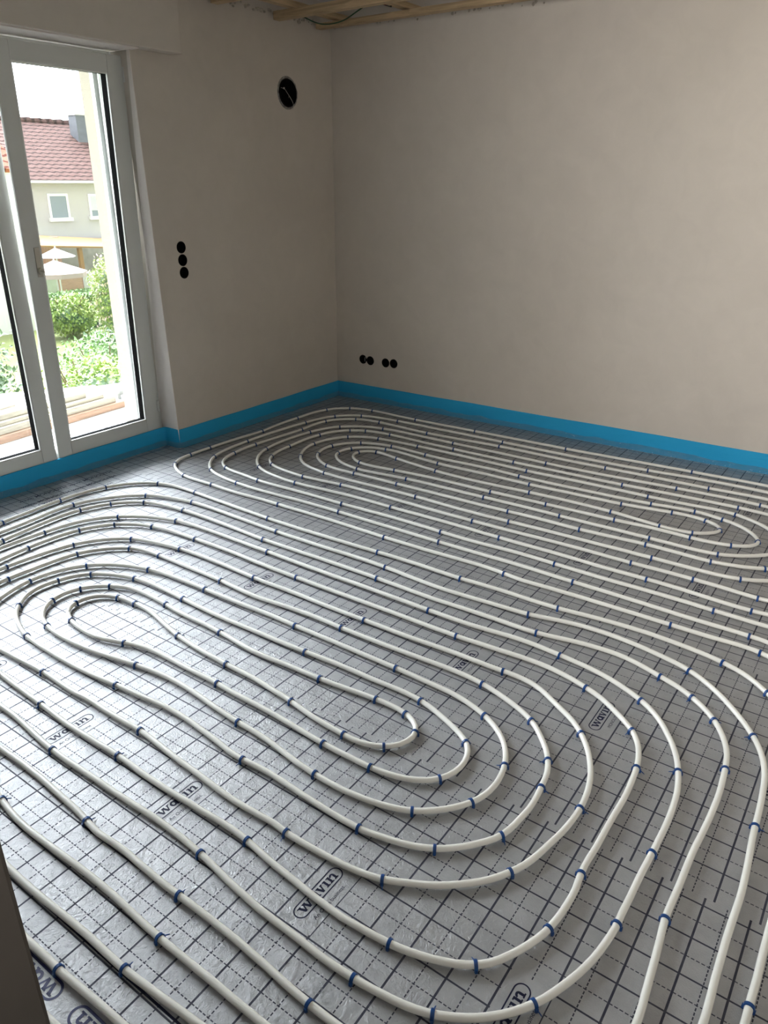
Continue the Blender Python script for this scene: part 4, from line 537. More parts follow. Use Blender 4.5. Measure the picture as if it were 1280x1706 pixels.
'far': [2300,-149,2336,-113,2371,-77,2407,-41,2443,-6,2479,28,2515,62,2551,94,2585,127,2609,167,2622,214,2625,264,2623,314,2620,365,2619,415,2619,465,2619,515,2619,565,2619,615,2619,665,2618,715,2618,765,2617,815,2617,864,2615,914,2613,965,2611,1016,2608,1067,2606,1117,2609,1166,2615,1213,2620,1260,2622,1309,2622,1359,2620,1410,2618,1461,2615,1512,2612,1563,2610,1614,2609,1664,2608,1714,2607,1764,2607,1813,2608,1863,2609,1913,2609,1963,2610,2013,2611,2063,2611,2113,2612,2163,2611,2214,2610,2264,2610,2314,2609,2364,2607,2414,2606,2464,2606,2513,2605,2563,2604,2613,2602,2662,2598,2713,2594,2764,2592,2814,2592,2864,2593,2913,2595,2962,2597,3012,2596,3062,2595,3113,2595,3163,2599,3214,2608,3263,2624,3311,2645,3357,2671,3399,2703,3435,2743,3462,2789,3478,2840,3485,2892,3488,2943,3489,2993,3489,3042,3489,3091,3489,3141,3488,3190,3486,3240,3483,3290,3479,3341,3473,3392,3468,3442,3465,3491,3464,3540,3467,3589,3471,3638,3475,3688,3477,3739,3477,3790,3476,3841,3476,3892,3476,3942,3476,3992,3474,4041,3468,4089,3457,4135,3440,4179,3416,4217,3384,4250,3347,4276,3304,4294,3258,4305,3210,4311,3161,4314,3111,4313,3062,4312,3012,4309,2962,4308,2911,4306,2861,4306,2810,4305,2760,4306,2709,4306,2659,4308,2609,4309,2559,4311,2510,4313,2460,4315,2410,4316,2360,4318,2310,4320,2260,4321,2210,4322,2160,4323,2110,4324,2060,4325,2010,4326,1960,4327,1910,4328,1860,4329,1810,4331,1760,4333,1710,4335,1660,4337,1610,4340,1560,4343,1510,4346,1460,4349,1410,4352,1360,4355,1310,4358,1260,4361,1210,4364,1160,4367,1110,4370,1060,4373,1011,4375,961,4378,911,4380,861,4382,811,4384,761,4386,711,4389,661,4392,611,4393,561,4394,511,4392,461,4387,411,4378,362,4364,314,4346,268,4323,224,4296,182,4266,143,4232,106,4196,71,4158,39,4117,9,4076,-19,4033,-44,3988,-68,3943,-90,3897,-110,3851,-128,3803,-144,3756,-159,3707,-172,3659,-183,3609,-193,3560,-201,3510,-207,3460,-211,3410,-213,3360,-213,3310,-211,3260,-206,3210,-199,3161,-188,3113,-174,3066,-157,3021,-135,2978,-109,2940,-78,2906,-42,2877,-2,2855,41,2838,88,2828,137,2823,187,2822,237,2823,287,2824,337,2825,387,2826,437,2828,487,2829,537,2829,587,2829,637,2828,687,2827,737,2826,787,2825,837,2825,887,2826,937,2826,987,2827,1037,2828,1087,2829,1137,2830,1187,2830,1237,2828,1286,2825,1337,2822,1387,2818,1437,2816,1487,2815,1537,2815,1586,2815,1636,2816,1686,2817,1736,2818,1786,2818,1836,2818,1886,2818,1936,2817,1986,2815,2036,2813,2087,2811,2137,2808,2187,2807,2236,2806,2286,2805,2336,2805,2386,2804,2436,2804,2486,2802,2536,2800,2586,2798,2637,2795,2687,2793,2738,2792,2788,2794,2837,2798,2885,2804,2934,2809,2984,2813,3036,2819,3087,2831,3136,2852,3180,2882,3218,2920,3249,2964,3271,3014,3284,3064,3294,3113,3301,3162,3305,3213,3305,3263,3303,3313,3300,3363,3296,3412,3291,3462,3286,3512,3280,3563,3275,3614,3271,3664,3271,3714,3272,3764,3275,3813,3275,3861,3272,3908,3260,3954,3239,3995,3210,4032,3174,4061,3134,4083,3089,4096,3041,4103,2993,4105,2943,4104,2894,4102,2844,4098,2794,4095,2744,4092,2693,4091,2643,4090,2593,4091,2542,4092,2492,4095,2442,4098,2392,4101,2343,4105,2293,4110,2243,4115,2193,4119,2143,4124,2093,4127,2043,4130,1993,4131,1943,4132,1894,4133,1844,4133,1794,4132,1744,4132,1694,4133,1644,4134,1594,4135,1544,4137,1494,4139,1444,4142,1394,4145,1344,4147,1294,4149,1244,4151,1194,4153,1144,4154,1094,4156,1044,4157,994,4157,944,4158,894,4160,844,4162,794,4164,744,4168,694,4172,644,4176,594,4180,544,4181,494,4179,444,4174,395,4163,346,4148,299,4126,255,4100,213,4068,175,4033,139,3995,107,3954,78,3911,53,3866,29,3820,9,3773,-9,3725,-24,3677,-37,3628,-47,3578,-55,3528,-61,3478,-63,3427,-62,3377,-58,3327,-50,3279,-38,3231,-21,3187,1,3147,29,3111,63,3081,102,3058,145,3042,192,3033,241,3030,291,3032,341,3036,390,3039,440,3040,491,3040,541,3040,591,3040,641,3039,691,3037,741,3036,791,3035,841,3035,891,3036,941,3036,991,3036,1041,3035,1091,3034,1141,3032,1191,3030,1241,3027,1291,3025,1341,3023,1391,3021,1441,3020,1491,3019,1540,3018,1590,3017,1640,3016,1690,3015,1741,3015,1791,3014,1841,3014,1891,3015,1941,3015,1991,3017,2041,3018,2091,3020,2141,3021,2191,3022,2241,3021,2291,3020,2341,3017,2390,3013,2440,3008,2490,3001,2540,2996,2590,2992,2640,2990,2690,2992,2739,2996,2789,3002,2840,3011,2890,3025,2939,3047,2983,3078,3020,3116,3050,3160,3073,3206,3089,3256,3098,3308,3102,3359,3104,3409,3107,3458,3110,3508,3111,3558,3108,3608,3101,3657,3091,3705,3077,3750,3057,3791,3030,3828,2996,3858,2956,3881,2912,3896,2865,3906,2816,3913,2766,3916,2716,3917,2666,3917,2616,3915,2566,3913,2516,3911,2466,3910,2416,3909,2366,3909,2316,3909,2265,3910,2215,3911,2165,3911,2115,3912,2065,3913,2015,3913,1965,3914,1915,3914,1865,3915,1815,3916,1765,3918,1715,3919,1665,3921,1615,3923,1565,3925,1515,3926,1465,3928,1415,3929,1365,3930,1315,3931,1265,3933,1215,3936,1165,3939,1115,3942,1066,3946,1016,3950,966,3955,916,3959,866,3962,816,3965,767,3968,717,3970,667,3971,617,3972,567,3972,516,3970,466,3965,416,3954,368,3936,322,3912,279,3880,242,3843,211,3801,185,3755,165,3706,151,3656,144,3605,142,3555,147,3507,158,3460,176,3418,200,3380,232,3347,269,3320,310,3298,355,3280,402,3267,451,3258,500,3254,550,3254,600,3256,650,3257,700,3258,750,3257,800,3255,850,3251,900,3247,949,3242,999,3239,1049,3236,1099,3234,1149,3234,1199,3234,1249,3234,1299,3234,1349,3233,1398,3231,1448,3228,1499,3226,1549,3223,1599,3221,1649,3219,1699,3218,1749,3217,1799,3216,1848,3215,1898,3214,1948,3213,1998,3212,2048,3211,2098,3210,2148,3209,2199,3207,2249,3206,2299,3204,2348,3203,2398,3202,2448,3199,2498,3196,2549,3197,2600,3204,2649,3216,2697,3235,2744,3261,2787,3293,2826,3331,2858,3375,2881,3422,2894,3472,2895,3521,2885,3567,2865,3609,2837,3644,2802,3673,2761,3694,2716,3710,2668,3721,2619,3727,2568,3728,2519,3726,2470,3722,2420,3719,2370,3717,2320,3715,2269,3715,2219,3715,2170,3717,2120,3720,2069,3723,2019,3726,1969,3728,1918,3729,1869,3727,1819,3724,1769,3722,1720,3720,1670,3719,1620,3720,1570,3721,1520,3723,1470,3725,1420,3728,1370,3731,1320,3733,1270,3735,1219,3738,1169,3740,1120,3744,1070,3748,1020,3754,971,3761,921,3770,872,3779,823,3787,773,3791,723,3789,674,3779,626,3766,578,3749,529,3725,484,3693,446,3654,413,3610,390,3565,387,3525,409,3495,449,3476,497,3465,547,3459,596,3457,646,3457,696,3458,746,3458,796,3458,846,3455,896,3451,946,3447,996,3444,1046,3442,1096,3440,1146,3438,1196,3436,1246,3433,1296,3431,1346,3428,1396,3426,1445,3423,1495,3421,1545,3418,1595,3415,1645,3412,1695,3410,1745,3409,1795,3408,1845,3408,1895,3407,1945,3406,1995,3404,2045,3401,2095,3397,2145,3392,2194,3387,2244,3380,2293,3373,2343,3366,2392,3360,2443,3358,2495,3364,2547,3381,2595,3409,2637,3446,2668,3488,2682,3529,2672,3561,2640,3578,2597,3579,2551,3571,2503,3561,2453,3551,2402,3542,2351,3535,2301,3529,2251,3522,2201,3517,2152,3512,2103,3508,2053,3506,2003,3505,1953,3504,1903,3505,1853,3507,1803,3510,1753,3514,1703,3518,1653,3522,1603,3526,1553,3529,1503,3532,1453,3535,1403,3537,1353,3539,1303,3540,1253,3541,1203,3540,1153,3538,1103,3534,1053,3529,1004,3522,954,3515,905,3508,855,3503,805,3502,755,3507,705,3522,656,3549,612,3586,578,3628,564,3667,582,3695,624,3711,674,3717,724,3715,774,3708,824,3699,873,3689,922,3680,971,3672,1021,3666,1070,3661,1120,3658,1170,3655,1220,3653,1270,3650,1320,3648,1370,3644,1420,3641,1470,3639,1520,3637,1570,3636,1620,3636,1670,3636,1719,3636,1769,3637,1819,3636,1869,3635,1919,3633,1969,3631,2019,3629,2069,3628,2120,3629,2170,3632,2220,3636,2270,3642,2320,3648,2370,3654,2420,3658,2470,3659,2520,3655,2569,3645,2618,3626,2664,3599,2706,3563,2742,3520,2768,3472,2780,3426,2775,3384,2754,3349,2720,3320,2679,3298,2632,3283,2583,3274,2533,3270,2482,3272,2432,3277,2382,3284,2332,3291,2282,3298,2233,3304,2183,3308,2134,3310,2084,3312,2034,3313,1984,3314,1934,3316,1884,3317,1834,3319,1784,3320,1734,3322,1684,3324,1634,3326,1584,3328,1534,3329,1484,3329,1434,3330,1384,3330,1334,3330,1284,3330,1234,3331,1184,3331,1134,3332,1084,3333,1034,3334,984,3334,934,3334,884,3335,834,3334,784,3334,734,3334,684,3335,633,3337,583,3344,534,3358,486,3380,441,3407,399,3439,359,3475,324,3516,297,3560,279,3606,274,3651,281,3695,300,3735,329,3771,365,3804,404,3831,447,3853,491,3869,537,3877,586,3878,635,3874,686,3868,737,3863,788,3858,838,3855,888,3852,937,3850,987,3849,1037,3848,1086,3847,1136,3846,1186,3845,1236,3844,1287,3842,1337,3840,1387,3837,1437,3834,1487,3832,1537,3829,1587,3827,1637,3826,1687,3825,1737,3825,1787,3826,1837,3827,1887,3828,1937,3829,1987,3829,2037,3830,2086,3830,2136,3830,2186,3830,2236,3828,2286,3827,2336,3825,2387,3823,2437,3821,2487,3820,2537,3817,2588,3814,2638,3809,2687,3801,2737,3790,2784,3772,2830,3748,2873,3716,2912,3678,2943,3635,2969,3588,2988,3539,3002,3488,3008,3438,3007,3389,2997,3342,2981,3297,2958,3255,2930,3218,2898,3185,2861,3158,2819,3138,2773,3125,2724,3115,2674,3107,2625,3103,2575,3100,2525,3099,2475,3099,2425,3100,2375,3102,2324,3105,2274,3107,2224,3109,2174,3111,2124,3112,2074,3113,2024,3113,1975,3112,1925,3111,1875,3110,1825,3109,1775,3108,1725,3109,1675,3110,1625,3111,1575,3114,1525,3116,1475,3118,1425,3120,1375,3122,1325,3124,1275,3126,1225,3127,1175,3129,1125,3130,1075,3131,1025,3132,975,3134,925,3135,875,3135,825,3136,775,3137,725,3137,675,3138,625,3138,575,3139,524,3142,473,3148,424,3160,376,3179,330,3204,287,3233,246,3265,208,3301,173,3341,143,3384,118,3429,98,3477,83,3526,73,3576,68,3626,67,3677,71,3726,79,3775,91,3823,107,3868,129,3911,155,3950,185,3984,220,4014,260,4037,303,4054,349,4065,398,4072,448,4075,498,4077,548,4076,598,4074,648,4072,698,4069,748,4066,798,4063,848,4059,897,4055,947,4050,997,4046,1047,4042,1097,4038,1147,4034,1196,4030,1246,4026,1296,4023,1346,4021,1396,4019,1446,4017,1496,4015,1546,4014,1596,4014,1646,4014,1696,4014,1746,4014,1796,4014,1846,4014,1896,4014,1946,4014,1996,4013,2046,4012,2096,4011,2146,4010,2196,4009,2246,4008,2296,4008,2346,4008,2397,4008,2447,4008,2497,4009,2547,4010,2597,4010,2647,4010,2697,4007,2747,4003,2797,3995,2846,3984,2895,3968,2943,3947,2988,3921,3030,3889,3069,3852,3103,3811,3131,3766,3153,3720,3170,3672,3181,3623,3190,3573,3197,3523,3202,3473,3206,3422,3207,3372,3207,3321,3204,3271,3197,3222,3187,3174,3172,3129,3151,3086,3126,3046,3095,3010,3061,2977,3023,2951,2981,2931,2936,2916,2887,2906,2838,2898,2788,2892,2738,2889,2689,2889,2639,2890,2589,2894,2539,2899,2489,2905,2439,2910,2389,2914,2339,2917,2289,2919,2239,2920,2189,2920,2139,2920,2090,2919,2040,2920,1990,2920,1940,2921,1890,2923,1840,2924,1790,2925,1740,2926,1689,2926,1639,2926,1589,2926,1539,2925,1489,2925,1439,2924,1389,2923,1340,2923,1290,2924,1240,2925,1190,2926,1139,2926,1089,2926,1039,2925,989,2923,939,2922,890,2922,840,2923,790,2924,739,2925,689,2925,639,2924,589,2922,539,2919,489,2915,439,2912,390,2910,340,2910,290,2914,240,2921,190,2934,142,2953,96,2977,53,3007,13,3042,-21,3081,-51,3124,-77,3169,-97,3217,-114,3265,-126,3315,-135,3365,-140,3415,-142,3465,-142,3515,-139,3565,-134,3615,-126,3664,-117,3713,-105,3761,-91,3808,-75,3855,-57,3901,-36,3945,-14,3989,11,4031,39,4071,68,4109,101,4145,136,4178,174,4207,214,4231,257,4252,302,4268,349,4279,398,4286,447,4290,497,4291,547,4291,597,4289,648,4288,698,4285,747,4282,797,4278,847,4274,897,4269,947,4263,996,4257,1046,4252,1096,4248,1146,4244,1196,4241,1245,4238,1295,4236,1345,4234,1395,4231,1445,4229,1495,4227,1545,4225,1595,4223,1645,4222,1695,4221,1745,4220,1795,4219,1845,4219,1895,4219,1945,4218,1995,4218,2045,4218,2095,4217,2145,4217,2195,4216,2245,4215,2295,4214,2345,4214,2395,4213,2445,4212,2495,4211,2545,4210,2595,4209,2645,4208,2695,4207,2745,4206,2795,4204,2846,4201,2896,4198,2947,4192,2997,4185,3046,4173,3094,4157,3141,4135,3185,4106,3226,4071,3261,4031,3290,3987,3313,3941,3329,3892,3341,3843,3349,3793,3356,3743,3362,3694,3367,3644,3372,3593,3377,3543,3381,3493,3386,3443,3389,3393,3392,3343,3393,3293,3393,3244,3392,3194,3390,3144,3387,3093,3382,3043,3374,2994,3364,2946,3348,2901,3327,2860,3299,2822,3267,2788,3231,2759,3190,2739,3145,2724,3096,2713,3047,2705,2997,2700,2947,2695,2897,2693,2847,2691,2797,2692,2748,2693,2698,2696,2648,2699,2597,2702,2547,2706,2497,2709,2447,2711,2397,2712,2348,2714,2298,2715,2248,2715,2198,2715,2148,2715,2098,2715,2048,2715,1998,2715,1948,2715,1898,2715,1848,2715,1798,2715,1748,2715,1698,2716,1648,2716,1598,2717,1548,2718,1498,2719,1448,2720,1398,2721,1348,2723,1298,2724,1247,2724,1197,2724,1147,2723,1097,2722,1047,2721,997,2721,948,2720,898,2720,848,2720,797,2719,747,2718,697,2717,647,2715,597,2714,547,2712,497,2712,448,2712,398,2713,348,2713,298,2711,247,2707,197,2691,155,2663,125,2625,103,2579,88,2527,76,2472,67,2416,57,2361,45,2310,29,2264,6,2222,-22,2183,-54,2147,-89,2112,-125],
}
CLIPS = {'near': [1644,3461,83,10,0,0,1972,3482,1,10,0,1,2227,3447,-354,10,0,2,2434,3262,-1104,10,0,3,2465,2993,-1613,10,0,4,2445,2436,-1583,10,0,5,2462,1773,-1522,10,2,0,2469,1345,-1542,9,2,1,2483,910,-1479,9,1,0,2474,290,-1875,9,1,1,2379,129,-2307,9,1,3,1240,-41,3139,9,1,2,552,1062,1585,9,3,0,1532,3263,135,8,0,0,1957,3284,-185,8,0,1,2098,3226,-551,8,0,2,2214,3104,-1069,8,0,3,2265,2859,-1502,8,0,4,2256,2289,-1588,8,2,0,2261,1633,-1587,7,2,1,2270,904,-1462,7,1,1,2265,444,-1902,7,1,2,2210,325,-2192,7,1,4,2131,238,-2451,7,1,5,1928,159,-3028,7,1,6,1343,158,-3070,7,1,3,724,693,1560,7,1,0,740,1109,1569,7,3,2,750,1481,1425,7,3,1,1560,3098,31,6,0,0,1810,3076,-333,6,0,1,1950,2993,-769,6,0,2,2043,2826,-1308,6,0,3,2072,2552,-1542,6,0,4,2068,1916,-1566,6,2,0,2075,1135,-1522,5,2,1,2058,627,-1899,5,1,4,1935,432,-2356,5,1,5,1784,368,-2993,5,1,6,1348,361,-3099,5,1,3,1165,364,2913,5,1,2,995,457,2199,5,1,1,929,636,1734,5,1,0,948,1092,1471,5,3,1,950,1620,1568,4,3,1,954,2020,1524,4,3,0,1347,2895,16,4,0,0,1655,2863,-375,4,0,1,1829,2718,-1086,4,0,2,1863,2552,-1552,4,0,3,1859,2154,-1624,4,2,0,1870,1516,-1583,3,2,2,1874,917,-1733,3,1,2,1797,703,-2141,3,1,4,1664,588,-2633,3,1,6,1554,559,-3026,3,1,5,1340,572,2705,3,1,3,1205,690,2128,3,1,1,1146,886,1672,3,1,0,1150,1313,1624,3,3,2,1157,1909,1662,2,3,0,1150,2426,1392,2,0,1,1252,2651,782,2,0,0,1462,2710,-256,2,0,2,1576,2646,-763,2,0,3,1661,2465,-1321,2,0,4,1667,2167,-1623,2,2,0,1671,1523,-1516,1,2,2,1679,1037,-1773,1,1,1,1591,820,-2301,1,1,3,1419,807,2415,1,1,2,1341,992,1638,1,1,0,1339,1165,1533,1,3,1,1359,1641,1539,0,3,1,1330,2096,1919,0,3,0,1309,2387,1286,0,0,0,1396,2487,88,0,0,1,1520,2387,-1328,0,0,2,1530,2292,-1551,0,0,3,1477,1975,-1733,0,2,0,1454,1697,-1591,0,2,1,1432,1376,-1737,0,3,2,1406,1140,-1609,0,3,3,1434,1010,-856,0,1,0,1540,968,201,0,1,2,1596,1041,1283,0,1,1,1601,1160,1643,0,2,3,1579,1379,1627,0,2,2,1583,1864,1487,1,2,1,1599,2189,1459,1,2,0,1558,2493,2169,1,0,3,1474,2572,2614,1,0,2,1353,2581,-2866,1,0,1,1233,2427,-1766,1,0,0,1269,1949,-1398,1,3,0,1260,1442,-1625,2,3,1,1228,1104,-1629,2,3,2,1276,805,-1061,2,1,0,1394,691,-441,2,1,1,1572,681,308,2,1,3,1734,834,1141,2,1,2,1779,1204,1557,2,2,1,1780,1667,1558,3,2,1,1771,2153,1572,3,2,0,1748,2483,1783,3,0,2,1611,2729,2465,3,0,1,1390,2804,-3114,3,0,0,1057,2173,-1563,3,3,0,1058,1657,-1577,3,3,1,1025,1029,-1607,4,1,0,1055,745,-1202,4,1,1,1252,503,-475,4,1,3,1544,442,36,4,1,4,1831,554,710,4,1,5,1979,894,1611,4,1,2,1964,1478,1584,4,2,1,1960,2059,1527,5,2,0,1961,2528,1677,5,0,3,1896,2793,2057,5,0,2,1700,2958,2758,5,0,1,1402,3002,3126,5,0,0,853,1798,-1606,5,3,0,851,1159,-1671,6,3,0,819,653,-1489,6,1,0,853,477,-1162,6,1,1,991,319,-579,6,1,2,1266,243,-30,6,1,4,1510,239,-37,6,1,6,1839,267,299,6,1,7,2097,456,1028,6,1,5,2184,773,1473,6,1,3,2170,1317,1563,6,2,1,2173,2182,1556,7,2,0,2156,2785,1794,7,0,2,2018,3058,2321,7,0,1,1699,3189,3054,7,0,0,660,1733,-1705,7,3,0,642,1058,-1593,8,3,0,1752,46,48,8,1,3,2124,123,543,8,1,2,2357,372,1117,8,1,1,2373,986,1751,8,1,0,2363,1661,1524,8,2,1,2357,2297,1563,9,2,0,2363,2902,1673,9,0,2,2282,3174,2114,9,0,1,1977,3374,2950,9,0,0,470,1176,-1568,10,3,0],
'far': [2618,195,1377,9,1,1,2619,511,1561,9,1,0,2615,1213,1422,8,3,1,2608,1840,1561,8,3,0,2606,2517,1584,8,0,6,2596,3008,1557,8,0,4,2603,3242,1350,8,0,1,2700,3433,782,8,0,0,2862,3487,64,8,0,2,3025,3489,-4,8,0,3,3472,3464,7,8,0,5,3841,3476,4,8,0,7,4128,3443,-394,8,0,8,4263,3327,-985,8,0,9,4312,3153,-1510,8,0,10,4305,2770,-1572,8,0,11,4319,2299,-1540,8,2,0,4335,1654,-1525,8,2,1,4379,892,-1526,7,2,1,2826,404,1551,7,1,0,2828,1074,1548,7,3,2,2816,1654,1553,6,3,1,2806,2253,1596,6,3,0,2794,2843,1492,6,0,3,2833,3140,1180,6,0,0,3042,3290,185,6,0,1,3242,3304,-50,6,0,2,3654,3271,-3,6,0,4,3898,3263,-287,6,0,5,4067,3122,-1079,6,0,6,4105,2941,-1578,6,0,7,4091,2537,-1546,6,2,0,4129,2017,-1523,6,2,1,4145,1327,-1521,6,2,2,4164,747,-1510,5,2,2,3031,281,1595,5,1,1,3040,538,1572,5,1,0,3036,803,1590,5,3,2,3018,1593,1589,4,3,1,3015,2422,1664,4,3,0,2990,2679,1587,4,0,3,3034,2960,1161,4,0,1,3136,3062,524,4,0,0,3341,3103,53,4,0,2,3632,3096,-184,4,0,4,3831,2993,-885,4,0,5,3885,2900,-1214,4,0,6,3916,2718,-1513,4,0,7,3910,2225,-1558,4,2,0,3915,1810,-1550,4,2,1,3936,1153,-1514,3,2,2,3972,554,-1563,3,1,1,3321,309,2122,3,1,2,3256,518,1672,3,1,0,3257,808,1610,3,3,3,3235,1122,1611,3,3,2,3228,1503,1625,2,3,2,3209,2180,1601,2,3,1,3200,2473,1634,2,3,0,3212,2684,1282,2,0,1,3339,2862,544,2,0,0,3507,2889,-251,2,0,2,3664,2774,-1006,2,0,3,3727,2574,-1476,2,0,4,3716,2312,-1606,2,2,0,3720,1679,-1605,2,2,1,3759,938,-1419,1,2,2,3791,724,-1513,1,2,3,3767,583,-1865,1,1,0,3594,387,-2938,1,1,2,3481,483,1902,1,1,1,3457,660,1581,1,3,5,3445,1024,1631,1,3,4,3429,1384,1620,0,3,2,3411,1701,1615,0,3,1,3378,2314,1711,0,3,0,3367,2557,1290,0,0,1,3509,2680,-89,0,0,0,3579,2587,-1466,0,0,2,3553,2416,-1755,0,2,0,3513,2113,-1662,0,2,1,3528,1525,-1501,0,2,2,3536,1074,-1660,0,3,3,3504,818,-1652,0,3,4,3518,666,-1220,0,3,5,3625,565,-147,0,1,1,3704,649,1216,0,1,0,3709,816,1724,0,2,4,3667,1065,1689,0,2,3,3637,1576,1594,1,2,1,3629,2169,1551,1,2,0,3655,2570,1747,1,0,2,3537,2758,2670,1,0,1,3425,2774,-2754,1,0,0,3271,2505,-1610,1,3,0,3304,2180,-1479,1,3,1,3322,1694,-1531,1,3,2,3330,1266,-1565,1,3,3,3334,815,-1573,2,3,3,3350,510,-1328,2,1,0,3871,545,1374,2,1,1,3850,983,1608,2,2,2,3826,1682,1595,3,2,1,3823,2438,1606,3,2,0,3802,2732,1743,3,0,4,3710,2917,2400,3,0,3,3471,3008,3129,3,0,1,3248,2924,-2461,3,0,0,3107,2617,-1679,3,0,2,3113,1992,-1574,3,3,0,3117,1443,-1526,3,3,1,3137,743,-1560,4,3,2,3160,375,-1212,4,1,0,4074,467,1492,4,1,1,4059,891,1649,4,2,2,4014,1644,1579,5,2,1,4008,2286,1584,5,2,0,3997,2833,1741,5,0,5,3855,3100,2435,5,0,4,3642,3187,2973,5,0,3,3219,3186,-2858,5,0,1,2958,2993,-2093,5,0,0,2889,2650,-1572,5,0,2,2919,2020,-1568,5,3,0,2924,1397,-1586,5,3,1,2925,699,-1556,6,3,2,2910,281,-1519,6,1,0,4251,1109,1664,6,2,3,4218,2038,1576,7,2,0,4203,2853,1618,7,0,7,4158,3139,1935,7,0,6,4034,3288,2553,7,0,5,3790,3356,3024,7,0,4,3259,3392,-3115,7,0,3,2923,3338,-2660,7,0,1,2757,3185,-2044,7,0,0,2697,2913,-1647,7,0,2,2715,2201,-1562,7,3,0,2716,1604,-1561,7,3,1,2721,945,-1581,8,3,2,2712,250,-1602,8,1,0],
}
PR = .0086
def pipe_z(x, y, s): return .0124 + .0014 * noise.noise((x * 2.3, y * 2.3, s))
LAB = {'near': 'cream white plastic heating pipe coiled in the large loops nearest the camera', 'far': 'cream white plastic heating pipe coiled in the long loops by the far corner'}
for s, (nm, flat) in enumerate(PATHS.items()):
    pts = [(flat[i] / 1000, flat[i + 1] / 1000) for i in range(0, len(flat), 2)]
    P3 = [Vector((x, y, 0)) for x, y in pts]; P3 = catmull(P3, .017)
    P3 = [Vector((p.x, p.y, pipe_z(p.x, p.y, s * 7))) for p in P3]
    bm = nbm(); tube(bm, P3, PR, 14)
    o = obj('heating_pipe', bm, M['pipe'], smooth=True); tag(o, LAB[nm], 'pipe')
# tacker clip: an arch over the pipe, two barbed legs, on some a bent tail
def clip_mesh(tail):
    bm = nbm(); wd = .0044; n = 14; ri, ro = .0091, .0114; rows = []
    prof = [(-ri, -ro, -.0105, -.0105)]
    pts = []
    pts.append(((ri, -.0108), (ro, -.0108)))
    for k in range(n + 1):
        a = PI * k / n; pts.append(((ri * math.cos(a), ri * math.sin(a)), (ro * math.cos(a), ro * math.sin(a))))
    pts.append(((-ri, -.0108), (-ro, -.0108)))
    for (iy, iz), (oy, oz) in pts:
        rows.append([bm.verts.new((-wd, iy, iz)), bm.verts.new((wd, iy, iz)), bm.verts.new((wd * .8, oy, oz)), bm.verts.new((-wd * .8, oy, oz))])
    for a, b in zip(rows, rows[1:]):
        for k in range(4): bm.faces.new((a[k], a[(k + 1) % 4], b[(k + 1) % 4], b[k]))
    bm.faces.new(rows[0][::-1]); bm.faces.new(rows[-1])
    for sgn in (-1, 1):
        box(bm, (-wd * .7, min(sgn * ro, sgn * (ro + .0022)), -.0105), (wd * .7, max(sgn * ro, sgn * (ro + .0022)), -.0015))
    if tail:
        for sg in ((1,) if tail == 1 else (-1,)):
            tube(bm, [(0, sg * .0100, -.0045), (.0015, sg * .0150, -.0050), (.0030, sg * .0205, -.0070), (.0040, sg * .0240, -.0088)], [.0017, .0016, .0014, .0008], 7)
    me = D.meshes.new('tacker_clip'); bmesh.ops.recalc_face_normals(bm, faces=bm.faces[:]); bm.to_mesh(me); bm.free(); me.materials.append(M['clip']); return me
CM = [clip_mesh(0), clip_mesh(1), clip_mesh(2)]
ORD = ['innermost', 'second', 'third', 'fourth', 'fifth', 'sixth', 'seventh', 'eighth', 'ninth', 'tenth', 'eleventh', 'twelfth']
SIDES = ['left bend', 'right bend', 'far side run', 'camera side run']
CNT = ['first', 'second', 'third', 'fourth', 'fifth', 'sixth', 'seventh', 'eighth', 'ninth', 'tenth', 'eleventh', 'twelfth', 'thirteenth', 'fourteenth', 'fifteenth']
for s, (nm, arr) in enumerate(CLIPS.items()):
    coil = 'near pipe coil' if nm == 'near' else 'far pipe coil'
    for k in range(0, len(arr), 6):
        x, y, ang = arr[k] / 1000, arr[k + 1] / 1000, arr[k + 2] / 1000; ring, side, cnt = arr[k + 3:k + 6]
        lab = '%s navy clip from left on %s loop, %s of %s' % (CNT[cnt], ORD[ring], SIDES[side], coil)
        o = D.objects.new('pipe_clip', CM[random.choice((0, 0, 1, 2)) if y < 2.2 else 0]); COL.objects.link(o)
        o.location = (x, y, pipe_z(x, y, s * 7) + .0002); o.rotation_euler.z = ang + random.uniform(-.08, .08)
        tag(o, lab, 'clip', 'navy clips pinning the %s' % coil)
# a few slivers of torn clear film beside clips
for k, (x, y, lab) in enumerate(((0.780, 1.110, 'small torn scrap of clear film beside a clip in the foreground'), (0.763, 0.693, 'tiny twist of clear film by the lowest clip in the foreground'))):
    bm = nbm()
    for j in range(7):
        c0 = Vector((random.uniform(-.012, .012), random.uniform(-.012, .012), random.uniform(.003, .012)))
        v = [bm.verts.new(c0 + Vector((random.uniform(-.012, .012), random.uniform(-.012, .012), random.uniform(-.003, .008)))) for _ in range(3)]
        bm.faces.new(v)
    o = obj('film_scrap', bm, M['film'], loc=(x, y, .001)); tag(o, lab, 'scrap')

